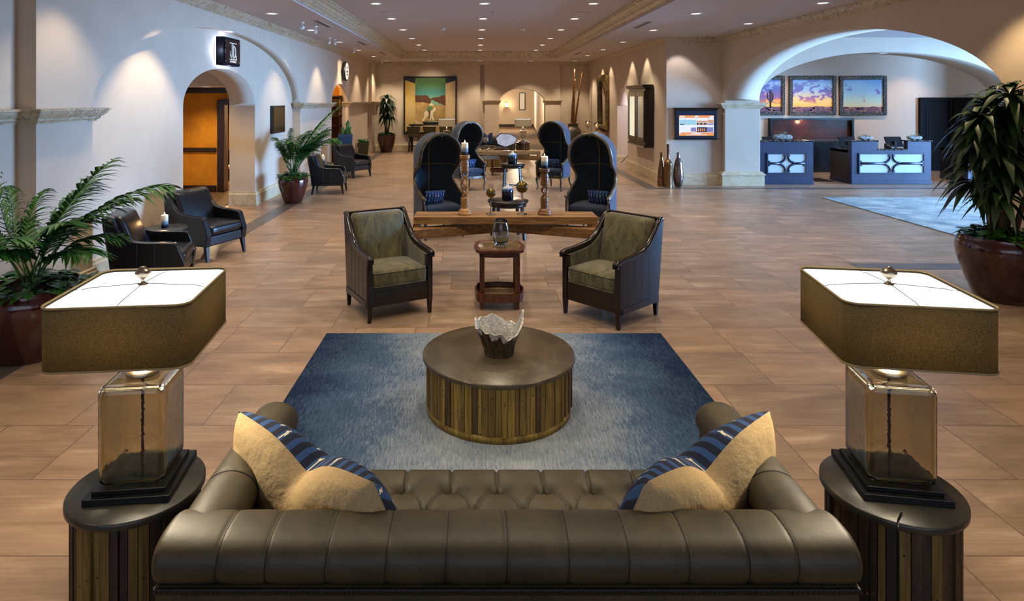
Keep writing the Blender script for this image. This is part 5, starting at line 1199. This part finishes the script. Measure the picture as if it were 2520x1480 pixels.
monitor('black monitor behind the stone planter on the left reception desk', 7.95, 16.95, .861, 0); monitor('black monitor on the left end of the middle reception desk', 10.0, 16.95, .861, 0); monitor('black monitor on the right end of the middle reception desk', 11.25, 16.95, .861, 0)
t = thing('telephone', 'black desk telephone on the lowered middle counter', 'telephone', (10.88, 16.62, .912), R(12)); m = MB(); m.prism([(-.11, 0), (.11, 0), (.11, .09), (-.11, .03)], -.09, .09, 'x'); m.build('base', BLACK, t, bevel=.01); m = MB(); m.tube([(-.07, -.1, .06), (-.07, -.06, .085), (-.07, .06, .11), (-.07, .1, .10)], [.025, .016, .016, .025], 8); m.build('handset', BLACK, t)
def rock(label, x, y, z, s_):
    t = thing('stone_planter', label, 'planter', (x, y, z), 0); m = MB(); m.cushion(0, 0, .06 * s_, .42 * s_, .16, .12 * s_, r=.06 * s_, n=12, fn=lambda p, U: p + Vector((.015, .01, .015)) * noise.noise(p * 14) * 1.5); m.build('stone', M('grey_stone', '#57554f', .8, col2='#a09d94', ns=14, bs=30, bstr=.6, bd=.01) if 'grey_stone' not in bpy.data.materials else bpy.data.materials['grey_stone'], t)
    m = MB(); rnd = random.Random(int(x * 10))
    for _ in range(26):
        a = rnd.uniform(0, 2 * PI); L = rnd.uniform(.04, .11) * s_; x0 = rnd.uniform(-.05, .05); m.tube([(x0, 0, .10 * s_), (x0 + math.cos(a) * L * .6, math.sin(a) * L * .4, .10 * s_ + L * .7), (x0 + math.cos(a) * L * 1.2, math.sin(a) * L * .6, .10 * s_ + L * .75)], [.003, .0025, .0006], 4)
    m.build('air_plant', M('air_plant', '#7c8262', .7) if 'air_plant' not in bpy.data.materials else bpy.data.materials['air_plant'], t)
rock('stone with spiky air plant on the left reception desk', 7.98, 16.47, 1.142, 1.15); rock('stone planter on the left end of the middle reception desk', 10.12, 16.47, 1.142, .85); rock('stone planter on the right end of the middle reception desk', 11.40, 16.47, 1.142, .85)
t = thing('back_counter', 'dark recessed back counter with lit wood niche on the reception wall', 'counter', (10.3, 19.5, 0), 0)
m = MB(); x0, x1, z0, z1 = -1.29, 1.27, .95, 1.61
for a, b_, c, d in ((x0, x0 + .06, z0, z1), (x1 - .06, x1, z0, z1), (x0 + .06, x1 - .06, z1 - .06, z1)): m.box(a, b_, -.14, 0, c, d)
m.build('niche_frame', BLACK, t); m = MB(); m.box(x0, x1, -.02, -.005, z0, z1); m.build('niche_back', M('glossy_mahogany', '#3a1a0e', .22, col2='#5a2c16', ns=2), t)
m = MB(); m.box(x0 - .1, x1 + .1, -.5, 0, 0, .9); m.build('base_cabinet', ESPRESSO, t); m = MB(); m.box(x0 - .12, x1 + .12, -.53, 0, .9, .94); m.build('countertop', GRANITE, t)
point((10.0, 19.28, 1.5), 3.5, (1, .6, .35), .06)
def sunset(n, label, xc, stops, cl, cactus):
    t = thing('framed_painting', label, 'painting', (xc, 19.5, 2.305), 0, 'gilt framed desert sunset paintings')
    W, H = .725, .605; m = MB()
    for a, b_, c, d in ((-W, -W + .11, -H, H), (W - .11, W, -H, H), (-W + .11, W - .11, -H, -H + .11), (-W + .11, W - .11, H - .11, H)): m.box(a, b_, -.07, .01, c, d)
    FR = bpy.data.materials.get('carved_dark_frame') or M('carved_dark_frame', '#1b1712', .3, .5, col2='#8a8272', ns=45, lo=.5, hi=.6, bs=40, bstr=1, bd=.02)
    m.build('frame', FR, t, bevel=.015)
    k = NT('sunset_canvas_' + n); c_ = k.n('ShaderNodeTexCoord'); s_ = k.n('ShaderNodeSeparateXYZ'); k.l(c_.outputs['Object'], s_.inputs[0]); z = k.math('ADD', k.math('DIVIDE', s_.outputs[2], .99), .5)
    col = k.ramp(z, [(p, hx(c)) for p, c in stops]); cn = k.noise(k.coord((1, 1, 1.9), (0, R(20), 0)), 3.0, 5, .62, .5)
    mask = k.math('MULTIPLY', k.ramp(cn, [(cl, (0, 0, 0)), (cl + .03, (1, 1, 1))]), k.math('GREATER_THAN', z, .26)); ccol = k.ramp(z, [(.25, hx('#e07a3a')), (.45, hx('#8a5a86')), (.7, hx('#5b5c96')), (1, hx('#6d7ab0'))])
    col = k.mix(mask, col, ccol); k.l(col, k.b.inputs['Base Color']); k.set(Roughness=.5)
    m = MB(); m.box(-W + .1, W - .1, -.03, -.012, -H + .1, H - .1, 0)
    rnd = random.Random(xc); g = [(-W + .1, -H + .1), (W - .1, -H + .1)] + [(W - .1 - (2 * W - .2) * i / 12, -.34 + rnd.uniform(-.015, .02)) for i in range(13)]; m.prism(g, -.0325, -.030, 'y', 1)
    for i in range(60):
        x, zz = rnd.uniform(-W + .14, W - .14), rnd.uniform(-.49, -.36); s2 = rnd.uniform(.012, .04) if not cactus or x > -.1 else rnd.uniform(.03, .06); m.prism([(x + s2 * math.cos(a) * 1.4, zz + s2 * .6 * math.sin(a)) for a in [2 * PI * q_ / 7 for q_ in range(7)]], -.034, -.032, 'y', rnd.choice([2, 3]))
    if cactus:
        for pts, r in (([(.28, 0, -.38), (.28, 0, .17)], .024), ([(.28, 0, -.12), (.20, 0, -.10), (.19, 0, .08)], .016), ([(.28, 0, -.16), (.36, 0, -.12), (.37, 0, .05)], .016), ([(.28, 0, -.2), (.33, 0, -.17), (.335, 0, .12)], .012)): m.tube([(a, -.034, c) for a, _, c in pts], r, 8, mi=4, flat=.2, up=(0, 1, 0))
    m.build('canvas', [k.m, bpy.data.materials.get('desert_floor') or M('desert_floor', '#5b3a52', .7, col2='#8a4f44', ns=14), bpy.data.materials.get('desert_rock') or M('desert_rock', '#4a3556', .7), bpy.data.materials.get('desert_scrub') or M('desert_scrub', '#96705c', .7), bpy.data.materials.get('cactus_paint') or M('cactus_paint', '#2c2428', .7)], t)
sunset('a', 'gilt framed desert sunset painting with tall saguaro, left of three and partly behind the pillar', 8.78, [(.1, '#f0c040'), (.3, '#ffb030'), (.45, '#e8604a'), (.7, '#8fa2c6'), (1, '#9fb6d0')], .44, True)
sunset('b', 'gilt framed desert sunset painting, centre of three, orange horizon and purple clouds', 10.35, [(.18, '#f0b040'), (.34, '#f0c060'), (.5, '#c8b48c'), (.7, '#8fb0c4'), (1, '#86a9cc')], .50, False)
sunset('c', 'gilt framed desert painting, right of three, mostly blue sky with small clouds', 11.90, [(.15, '#c8ba8a'), (.35, '#a8bcaa'), (.6, '#7fa6bc'), (1, '#6f9cc4')], .60, False)
DOORM = M('dark_door', '#0c0907', .7, Specular_IOR_Level=.15)
for nm, x0, x1, lb in (('2', 13.61, 14.6, 0), ('3', 14.64, 15.6, 1)):
    d0 = struct(bpy.data.objects.new('door_' + nm, None)); COL.objects.link(d0); d0.location = (x0, 19.48, 0); w_ = x1 - x0
    m = MB(); m.box(.06, w_ - .06, -.04, .0, 0, 2.15)
    if not lb: m.box(.2, w_ - .2, -.05, -.04, .25, 1.95)
    m.build('door_leaf', DOORM, d0, bevel=.01); m = MB()
    for a, b_, c, d in ((0, .08, 0, 2.24), (w_ - .08, w_, 0, 2.24), (.08, w_ - .08, 2.15, 2.24)): m.box(a, b_, -.08, .01, c, d)
    m.build('door_casing', DOORM, d0, bevel=.008)
    if lb:
        m = MB()
        for r_ in range(5): m.box(.28, w_ - .24, -.048, -.038, .5 + .29 * r_, .5 + .29 * r_ + .26)
        m.build('glazing', M('dark_glazing', '#3b3b2c', .1), d0)
m = MB(); m.box(8.85, 9.55, 16.9, 17.6, 0, .012); tag(m.build('floor_mat', BLACKM), 'dark floor mat between the left and middle reception desks', 'mat')
# ================================================================ LEFT WALL ITEMS
t = thing('wall_sign', 'black backlit lounge sign with silver lettering above the arched doorway', 'sign', (-4.58, 11.45, 3.05), 0)
m = MB(); m.prism(rrect(.78, .50, .03, 4), .05, .18, 'x'); m.build('box', M('sign_black', '#0c0c14', .7, Specular_IOR_Level=.2), t)
m = MB(); m.prism(rrect(.70, .42, .01, 2), .19, .20, 'x'); m.build('face_plate', M('sign_face', '#241e20', .15), t)
for a in (-.32, .32):
    for b_ in (-.18, .18): m = MB(); m.lathe([(.014, 0), (.014, .026)], 10, T=Matrix.Translation((.18, a, b_)) @ Matrix.Rotation(R(90), 4, 'Y')); m.build('standoff_bolt', NICKEL, t)
m = MB(); m.tube([(.035, y, z) for y, z in rrect(.74, .46, .03, 4)], .012, 6, closed=True); m.build('halo_tube', E_BLUE, t)
SILVT = emis('sign_lettering', '#dfe8ee', .38, '#c0c8cc')
def text(s_, y, z, size, parent, sx=1.0, name='lettering', x=.2015, outline=False):
    c = bpy.data.curves.new(name, 'FONT'); c.body = s_; c.size = size; c.extrude = .002; c.align_x = 'CENTER'
    o = bpy.data.objects.new(name, c); COL.objects.link(o); dg = bpy.context.evaluated_depsgraph_get(); dg.update()
    me = bpy.data.meshes.new_from_object(o.evaluated_get(dg)); bpy.data.objects.remove(o)
    o = bpy.data.objects.new(name, me); COL.objects.link(o); me.materials.clear(); me.materials.append(SILVT); o.parent = parent
    o.matrix_local = Matrix.Translation((x, y, z)) @ Matrix(((0, 0, 1, 0), (1, 0, 0, 0), (0, 1, 0, 0), (0, 0, 0, 1))) @ Matrix.Diagonal((sx, 1, 1, 1)); return o
# J and D drawn as double outlines
m = MB(); xx = .204
def ol(pts, r=.0026): m.tube([(xx, a, b_) for a, b_ in pts], r, 5)
ol([(-.02, .13), (-.02, -.04)] + arc(-.075, -.045, .055, 0, -PI * 1.0, 12, .07) + [(-.125, .01)]); ol([(-.05, .13), (-.05, -.04)] + arc(-.078, -.045, .028, 0, -PI, 10, .045)); ol([(-.07, .13), (-.0, .13)])
ol([(.015, .12), (.015, -.115)]); ol([(.04, .12), (.04, -.10)]); ol([(.015, .12)] + arc(.03, 0, .105, PI / 2, -PI / 2, 16, .12) + [(.015, -.12)]); ol([(.04, .10)] + arc(.045, 0, .07, PI / 2, -PI / 2, 16, .10) + [(.04, -.10)])
m.box(xx - .002, xx + .002, -.16, .17, .150, .160); m.box(xx - .002, xx + .002, -.16, .17, -.142, -.132); m.build('monogram', SILVT, t)
text('S', .155, -.125, .09, t, name='small_letter'); text('L O U N G E', .005, -.192, .052, t, 1.05)
point((-4.44, 11.45, 3.36), 1.2, (.6, .7, 1)); point((-4.44, 11.02, 3.05), 1.2, (.6, .7, 1)); point((-4.44, 11.45, 2.76), 1.0, (.6, .7, 1))
t = thing('wall_sign', 'small oval illuminated sign above the far narrow doorway on the left wall', 'sign', (-4.38, 20.9, 3.12), 0)
m = MB(); m.lathe([(.30, .05), (.32, .055), (.32, .13), (.30, .142), (.0001, .143)], 36, T=Matrix.Rotation(R(90), 4, 'Y'), sx=1.0, sy=.9); m.lathe([(.1, 0), (.1, .06)], 12, T=Matrix.Rotation(R(90), 4, 'Y')); m.build('drum', BLACK, t)
m = MB(); m.lathe([(.28, .144), (.28, .149), (.0001, .150)], 36, T=Matrix.Rotation(R(90), 4, 'Y'), sy=.9); m.build('face', emis('oval_face', '#f4e4cc', .8), t)
m = MB()
for a, b_, c, d, mi in ((-.12, .12, -.05, .02, 0), (-.10, .05, -.16, -.08, 1), (-.03, .0, .05, .20, 2), (.03, .08, .08, .17, 2), (-.1, -.06, .06, .14, 2), (.06, .14, -.12, -.07, 0)): m.box(.149, .153, a, b_, c, d, mi)
m.build('emblem_patches', [M('sign_red', '#8a3a2a', .5), M('sign_teal', '#4f9a94', .5), M('sign_ink', '#2a3a3a', .5)], t)
t = thing('wall_plaque', 'dark menu panel on the left wall behind the middle palm', 'panel', (-4.58, 14.6, 0), 0)
m = MB(); m.box(0, .06, -.46, .46, 1.42, 2.05); m.build('frame', BLACK, t, bevel=.008); m = MB(); m.box(.06, .066, -.40, .40, 1.47, 2.0); m.build('panel', M('olive_glass_panel', '#1d1a08', .1), t)
# shelf unit in the narrow doorway
t = thing('shelf_unit', 'dark shelf unit with bottles and plant inside the far narrow doorway', 'shelf', (-5.18, 21.55, 0), 0)
m = MB(); m.box(-.6, .6, .0, .4, 0, .95); m.box(-.6, .6, .36, .4, .95, 2.3)
for z in (1.3, 1.62, 1.95, 2.3): m.box(-.6, .6, .1, .4, z - .02, z + .02)
for x in (-.6, 0, .56): m.box(x, x + .04, .1, .4, .95, 2.3)
m.build('carcass', TRIMW, t)
b = MB(); b.box(-7, -4.71, 22.0, 22.1, 0, 3.1); b.box(-7, -4.71, 18.6, 22.1, 3.0, 3.1); b.box(-7.1, -7, 18.6, 22.1, 0, 3); struct(b.build('wall_shop', ORANGE))
# dining glimpse through the lounge door
t = thing('dining_table', 'round dining table with white cloth seen through the lounge door', 'table', (-6.72, 17.3, 0), 0); m = MB(); m.lathe([(.0001, .74), (.45, .74), (.45, .76), (.0001, .76)], 28); m.build('tabletop', WHITE, t); m = MB(); m.lathe([(.2, 0), (.2, .03), (.04, .05), (.04, .74)], 16); m.build('pedestal', BLACKM, t)
for i, (dx, dy) in enumerate(((-.05, -.2), (.12, -.1))):
    m = MB(); m.lathe([(.0001, 0), (.025, 0), (.04, .07), (.037, .07), (.02, .008), (.0001, .006)], 16); m.tube([(.036, 0, .055), (.06, 0, .045), (.055, 0, .025), (.03, 0, .02)], .005, 5); tag(m.build('coffee_cup', WHITE, loc=(-6.72 + dx, 17.3 + dy, .761)), ['white cup, left of two on the lounge dining table', 'white cup, right of two on the lounge dining table'][i], 'cup', 'white cups on the dining table')
t = thing('dining_chair', 'dark dining chair with cream seat seen through the lounge door', 'chair', (-6.35, 16.3, 0), R(20)); m = MB(); m.box(-.21, .21, -.21, .21, .42, .49); m.build('seat', WAX, t, bevel=.02); m = MB(); m.box(-.21, .21, -.21, -.17, .6, .92); m.build('backrest', TRIMW, t, bevel=.01)
for x in (-.19, .19):
    for y in (-.19, .19): m = MB(); m.cb(x, y, .21 if y > 0 else .45, .035, .035, .42 if y > 0 else .9); m.build('leg', TRIMW, t)
# ================================================================ PLANTS
def ribbon(m, pts, wid, fold=.25, mi=0, up=Vector((0, 0, 1))):
    """leaf blade along pts with widths; slightly V-folded"""
    vs = []; k = len(pts)
    for i, p in enumerate(pts):
        a = pts[max(0, i - 1)]; b_ = pts[min(k - 1, i + 1)]; t = (b_ - a); t = t.normalized() if t.length > 1e-6 else Vector((0, 0, 1))
        s_ = t.cross(up); s_ = s_.normalized() if s_.length > 1e-3 else Vector((1, 0, 0)); n_ = s_.cross(t); w_ = wid[i]
        vs += [p - s_ * w_ + n_ * w_ * fold, p, p + s_ * w_ + n_ * w_ * fold]
    fs = []
    for i in range(k - 1): fs += [(3 * i, 3 * i + 1, 3 * i + 4, 3 * i + 3), (3 * i + 1, 3 * i + 2, 3 * i + 5, 3 * i + 4)]
    m.add(vs, fs, mi, True)
def frond(stem, leaf, base, az, L, rise, droop, leafL, rnd, n=26, start=.34, wl=.016):
    d = Vector((math.cos(az), math.sin(az), 0)); pts = []
    for i in range(31):
        s_ = i / 30; h = L * rise * (s_ - droop * s_ ** 2.6); o = L * (1 - rise * .45) * s_ ** 1.35
        pts.append(base + d * o + Vector((0, 0, h)))
    stem.tube(pts, [.008 * (1 - .75 * i / 30) for i in range(31)], 5)
    side = d.cross(Vector((0, 0, 1)))
    for j in range(n):
        s_ = start + (1 - start) * (j + .5) / n; f = s_ * 30; i = min(29, int(f)); p = pts[i].lerp(pts[i + 1], f - i); tg = (pts[i + 1] - pts[i]).normalized()
        env = math.sin(PI * min(1, (s_ - start) / (1 - start) * .82 + .16)) ** .6
        for sg in (-1, 1):
            l = leafL * env * rnd.uniform(.85, 1.1); sp = rnd.uniform(.55, .8)
            dr = (tg * .75 + side * sg * sp + Vector((0, 0, rnd.uniform(.0, .22)))).normalized(); q = []
            for k in range(6):
                u = k / 5; q.append(p + dr * l * u + Vector((0, 0, -l * rnd.uniform(.42, .52) * u * u)))
            ribbon(leaf, q, [wl * .35, wl, wl * 1.05, wl * .8, wl * .45, .0005], .3)
def squeeze(m, lim, k, ax=0, hi=False):
    # leaves that would reach the wall bend back along it
    for i, v in enumerate(m.v):
        c = v[ax]; over = (c - lim) if hi else (lim - c)
        if over > 0: v = list(v); v[ax] = lim + (over if hi else -over) * k; m.v[i] = tuple(v)
def make_pot(t, r, h, mat=POT):
    m = MB(); k = r; pr = [(.0001, 0), (k * .55, 0), (k * .60, .01), (k * .78, h * .3), (k * .95, h * .62), (k, h * .80), (k * .96, h * .93), (k * .90, h * .985), (k * .91, h), (k * .85, h), (k * .83, h * .93), (.0001, h * .92)]
    m.lathe([(max(a, .0001), z) for a, z in pr], 56); m.build('pot', mat, t)
    m = MB(); m.lathe([(k * .84, h * .93), (.0001, h * .95)], 24, cap=False); m.build('soil', SOIL, t)
def cover(t, r, h, n, seed, L=.11, rm=1.08):
    m = MB(); rnd = random.Random(seed)
    for _ in range(n):
        a = rnd.uniform(0, 2 * PI); rr = r * rnd.uniform(.25, rm); p = Vector((rr * math.cos(a), rr * math.sin(a), h + rnd.uniform(-.02, .12) * (1.3 - rr / r)))
        az = a + rnd.uniform(-.8, .8); el = rnd.uniform(-.5, .5); d = Vector((math.cos(az) * math.cos(el), math.sin(az) * math.cos(el), math.sin(el))); l = L * rnd.uniform(.7, 1.2)
        q = [p + d * l * u + Vector((0, 0, -.25 * l * u * u)) for u in (0, .2, .45, .7, .9, 1)]; ribbon(m, q, [l * .1, l * .34, l * .38, l * .28, l * .12, .001], .18)
    m.build('ground_cover', IVY, t, recalc=False)['kind'] = 'stuff'
def make_palm(label, loc, potr, poth, fr, seed, nl=26, wl=.016):
    t = thing('potted_palm', label, 'plant', loc, 0); rnd = random.Random(seed); make_pot(t, potr, poth); cover(t, potr * .95, poth * .98, 150, seed)
    st, lf = MB(), MB()
    for az, L, rise, droop, ll in fr:
        b_ = Vector((rnd.uniform(-.05, .05), rnd.uniform(-.05, .05), poth * .93)); frond(st, lf, b_, R(az), L, rise, droop, ll, rnd, n=nl, wl=wl)
    squeeze(st, -4.0 - loc[0], .30); squeeze(lf, -4.0 - loc[0], .30)
    st.build('stems', STEMG, t, recalc=False); lf.build('fronds', PALM, t, recalc=False); return t
# near left palm: one long frond arches out to the right
rnd = random.Random(21); fr = [(-12, 1.5, .93, .18, .36), (8, 1.75, .82, .40, .5), (60, 1.0, .9, .4, .36), (-20, 1.05, .7, .5, .36), (150, 1.1, .8, .4, .36), (228, 1.3, .95, .3, .36), (330, .9, .95, .3, .34), (-40, 1.2, .85, .35, .33), (40, 1.3, .85, .35, .33), (80, 1.25, .95, .3, .33), (125, 1.3, .9, .33, .33), (165, 1.3, .95, .3, .33), (205, 1.25, .9, .35, .33), (250, 1.15, .92, .3, .33), (290, 1.1, .85, .4, .32), (-75, 1.0, .8, .45, .3), (20, 1.1, .75, .5, .3), (190, 1.5, .98, .15, .35)]
make_palm('large kentia palm in an oxblood pot at the left edge behind the left lamp', (-3.83, 5.45, 0), .42, .60, fr, 21, 20, .021)
rnd = random.Random(5); fr = [(rnd.uniform(0, 360), rnd.uniform(1.05, 1.6), rnd.uniform(.84, .99), rnd.uniform(.18, .38), rnd.uniform(.32, .4)) for _ in range(26)] + [(-5, 2.0, .96, .18, .42), (185, 1.5, .88, .35, .4), (20, 1.5, .85, .4, .4)]
make_palm('feathery palm in an oxblood pot in the middle of the left wall', (-3.87, 13.45, 0), .31, .57, fr, 5)
def rosette(lf, c, n, L, w_, rnd, up0=1.2, dn=-.5):
    for i in range(n):
        az = i * 2.4 + rnd.uniform(-.3, .3); el = up0 + (dn - up0) * (i / n) ** .8 + rnd.uniform(-.15, .15); l = L * rnd.uniform(.75, 1.1)
        d = Vector((math.cos(az) * math.cos(el), math.sin(az) * math.cos(el), math.sin(el))); q = []
        for k in range(8): u = k / 7; q.append(c + d * l * u + Vector((0, 0, -l * (.55 + .2 * math.cos(el)) * u ** 2.2)) + Vector((0, 0, -.03 * i / n)))
        ribbon(lf, q, [w_ * .5, w_ * .8, w_, w_ * 1.05, w_ * .95, w_ * .7, w_ * .35, .001], .22)
def make_drac(label, loc, potr, poth, canes, seed, L=.5, w_=.03, group=None):
    t = thing('potted_dracaena', label, 'plant', loc, 0, group); rnd = random.Random(seed); make_pot(t, potr, poth); cover(t, potr * .95, poth * .98, 170, seed, .13, .82)
    lf = MB()
    for x, y, z, n, k in canes:
        m = MB(); m.tube([(x * .35, y * .35, poth * .9), (x * .6 + .02, y * .6, (poth + z) / 2), (x, y, z)], [.034, .028, .024], 9); m.build('cane', BARK, t)
        for j in range(k): rosette(lf, Vector((x, y, z + .04 - j * .17)), n, L * (1 - .05 * j), w_, rnd, 1.25 if j == 0 else .5, -.5)
    if loc[0] > 0: squeeze(lf, 5.98 - loc[0], .25, 0, True)
    else: squeeze(lf, -3.95 - loc[0], .3); squeeze(lf, 26.7 - loc[1], .3, 1, True)
    lf.build('foliage', DRAC, t, recalc=False); return t
make_drac('tall dracaena in a large oxblood pot at the right edge', (5.80, 6.98, 0), .43, .70, [(.05, -.05, 2.22, 30, 4), (-.22, .05, 1.95, 28, 3), (.20, .1, 1.75, 26, 3), (-.12, -.15, 1.6, 26, 2), (.0, .2, 2.1, 24, 2), (-.30, .0, 1.42, 24, 2), (-.2, -.2, 1.15, 22, 1), (.1, -.25, 1.3, 22, 1)], 3, .40, .044)
make_drac('dracaena in an oxblood pot in the far left corner', (-3.68, 26.2, 0), .37, .74, [(.02, 0, 2.2, 34, 3), (-.12, .05, 1.5, 24, 1), (.14, 0, 1.45, 24, 1)], 8, .50, .05)
# cactus planters
def tapered(t, h, rb, rt, mat):
    m = MB(); m.prism([(rt, rt), (-rt, rt), (-rt, -rt), (rt, -rt)], h - .10, h); m.add([(a * r_, b_ * r_, z) for r_, z in ((rb, 0), (rt * .96, h - .1)) for a, b_ in ((-1, -1), (1, -1), (1, 1), (-1, 1))], [(0, 1, 2, 3), (4, 5, 6, 7), (0, 1, 5, 4), (1, 2, 6, 5), (2, 3, 7, 6), (3, 0, 4, 7)]); m.build('planter', mat, t, bevel=.008)
    m = MB(); m.cb(0, 0, h + .002, rt * 1.8, rt * 1.8, .02); m.build('soil', SOIL, t)
t = thing('cactus_planter', 'tall blue square tapered planter with upright cacti by the narrow doorway', 'planter', (-3.93, 19.2, 0), R(8)); tapered(t, 1.14, .14, .21, M('blue_glazed_planter', '#27405f', .35))
m = MB()
for x, y, z, r in ((.06, 0, .42, .05), (-.10, .03, .22, .035), (.14, -.04, .25, .03), (-.02, .08, .16, .04)):
    k = 9
    m.tube([(x + .01 * math.sin(i), y, 1.14 + z * i / k) for i in range(k + 1)], [r * (1 + .25 * math.sin(i * 2.2)) * (1 if i < k else .3) for i in range(k + 1)], 9)
for i in range(10): a = i * 1.3; m.lathe([(.0001, -.02), (.022, 0), (.0001, .025)], 8, c=(.06 + .06 * math.cos(a), .05 * math.sin(a), 1.2 + .035 * i))
m.build('cacti', CACT, t)
t = thing('succulent_planter', 'small olive square tapered planter with succulents along the left wall', 'planter', (-4.12, 23.3, 0), R(4)); tapered(t, .60, .14, .20, M('olive_planter', '#3a3a22', .5))
m = MB(); rnd = random.Random(9)
for _ in range(70):
    a = rnd.uniform(0, 2 * PI); el = rnd.uniform(.3, 1.4); L = rnd.uniform(.08, .17); x, y = rnd.uniform(-.12, .12), rnd.uniform(-.12, .12); d = Vector((math.cos(a) * math.cos(el), math.sin(a) * math.cos(el), math.sin(el))); p = Vector((x, y, .61))
    m.tube([p, p + d * L * .6, p + d * L], [.016, .018, .003], 5)
m.build('succulents', CACT, t)
# ================================================================ CEILING DETAILS
VM = M('vent_dark', '#2a2522', .7)
def vent(x, y, z, label):
    t = thing('ceiling_vent', label, 'vent', (x, y, z), 0, 'linear ceiling vents'); m = MB(); m.box(-.07, .07, -.62, .62, -.006, .0); m.build('frame', CEIL, t); m = MB()
    for k in (-.035, 0, .035): m.box(k - .009, k + .009, -.6, .6, -.0085, -.006)
    m.build('slots', VM, t)
for x, y, lb in ((-3.2, 13.3, 'left side, nearest'), (-3.2, 17.9, 'left side, second'), (-3.2, 21.9, 'left side, farthest'), (3.55, 13.5, 'right side, nearest'), (3.55, 22.0, 'right side, farther')): vent(x, y, ZC, f'slotted linear ceiling vent beside the tray, {lb}')
for x, y, z, lb in ((-.84, 16.5, ZT, 'left'), (1.25, 16.6, ZT, 'right')):
    m = MB(); m.lathe([(.055, 0), (.055, -.02), (.03, -.045), (.0001, -.05)], 20); tag(m.build('smoke_detector', WHITE, loc=(x, y, z)), f'white smoke detector in the ceiling tray, {lb} one', 'smoke detector')
for x, y, lb in ((-1.85, 13.5, 'left'), (2.25, 13.5, 'right'), (-2.0, 18.3, 'far left')):
    m = MB(); m.lathe([(.15, 0), (.155, -.006), (.14, -.008), (.0001, -.006)], 32); tag(m.build('speaker_grille', CEIL, loc=(x, y, ZT)), f'round flush speaker grille in the ceiling tray, {lb} one', 'speaker')
for i, (x, y, z) in enumerate(((.36, 13.4, ZT), (.34, 19.6, ZT), (.3, 22.6, ZT), (5.9, 14.7, ZC), (-3.3, 13.3, ZC))):
    m = MB(); m.lathe([(.03, 0), (.03, -.005), (.008, -.008), (.008, -.03), (.022, -.034), (.0001, -.036)], 14); tag(m.build('fire_sprinkler', NICKEL, loc=(x, y, z)), 'fire sprinkler head, ' + ['nearest in the tray', 'middle of the tray', 'far end of the tray', 'above the pillar on the right', 'above the left aisle'][i], 'sprinkler')
def spothead(x, y, aim, label, p=0):
    t = thing('track_spotlight', label, 'spotlight', (x, y, ZC), 0, 'small ceiling spotlights on the left'); m = MB(); m.lathe([(.04, 0), (.04, -.02), (.008, -.025), (.008, -.10)], 14); m.build('mount', WHITE, t)
    d = (Vector(aim) - Vector((x, y, ZC - .12))).normalized(); Rm = d.to_track_quat('-Z', 'Y').to_matrix().to_4x4(); m = MB(); m.lathe([(.018, .05), (.032, .04), (.034, -.04), (.03, -.04)], 16, T=Matrix.Translation((0, 0, -.12)) @ Rm); h = m.build('head', WHITE, t)
    m = MB(); m.lathe([(.0001, -.036), (.03, -.036)], 16, T=Matrix.Translation((0, 0, -.12)) @ Rm, cap=False); m.build('lens', emis('spot_lens', '#fff2dc', 40) if 'spot_lens' not in bpy.data.materials else bpy.data.materials['spot_lens'], h)
    if p: spot((x + d.x * .08, y + d.y * .08, ZC - .12 + d.z * .08), p, aim=aim, ang=45, blend=.6)
for i, (x, y, aim, p) in enumerate(((-3.55, 13.0, (-4.4, 11.5, 2.6), 0), (-3.45, 13.7, (-2.5, 10, 1), 0), (-3.75, 16.3, (-2.5, 12, 1), 0), (-3.7, 16.7, (-4.3, 20, 2), 0), (-3.75, 19.6, (-4.35, 20.7, 3.0), 60), (-3.7, 25.0, (-2.6, 27.3, 2), 30))):
    spothead(x, y, aim, 'small white ceiling spotlight over the left aisle, ' + ['nearest', 'second nearest', 'third nearest', 'fourth nearest', 'next to the oval sign', 'in the far left corner'][i], p)
# oval sign spotlight and painting wash
spot((-1.9, 25.4, ZC - .05), 45, aim=(-1.9, 27.4, 2.0), ang=70)
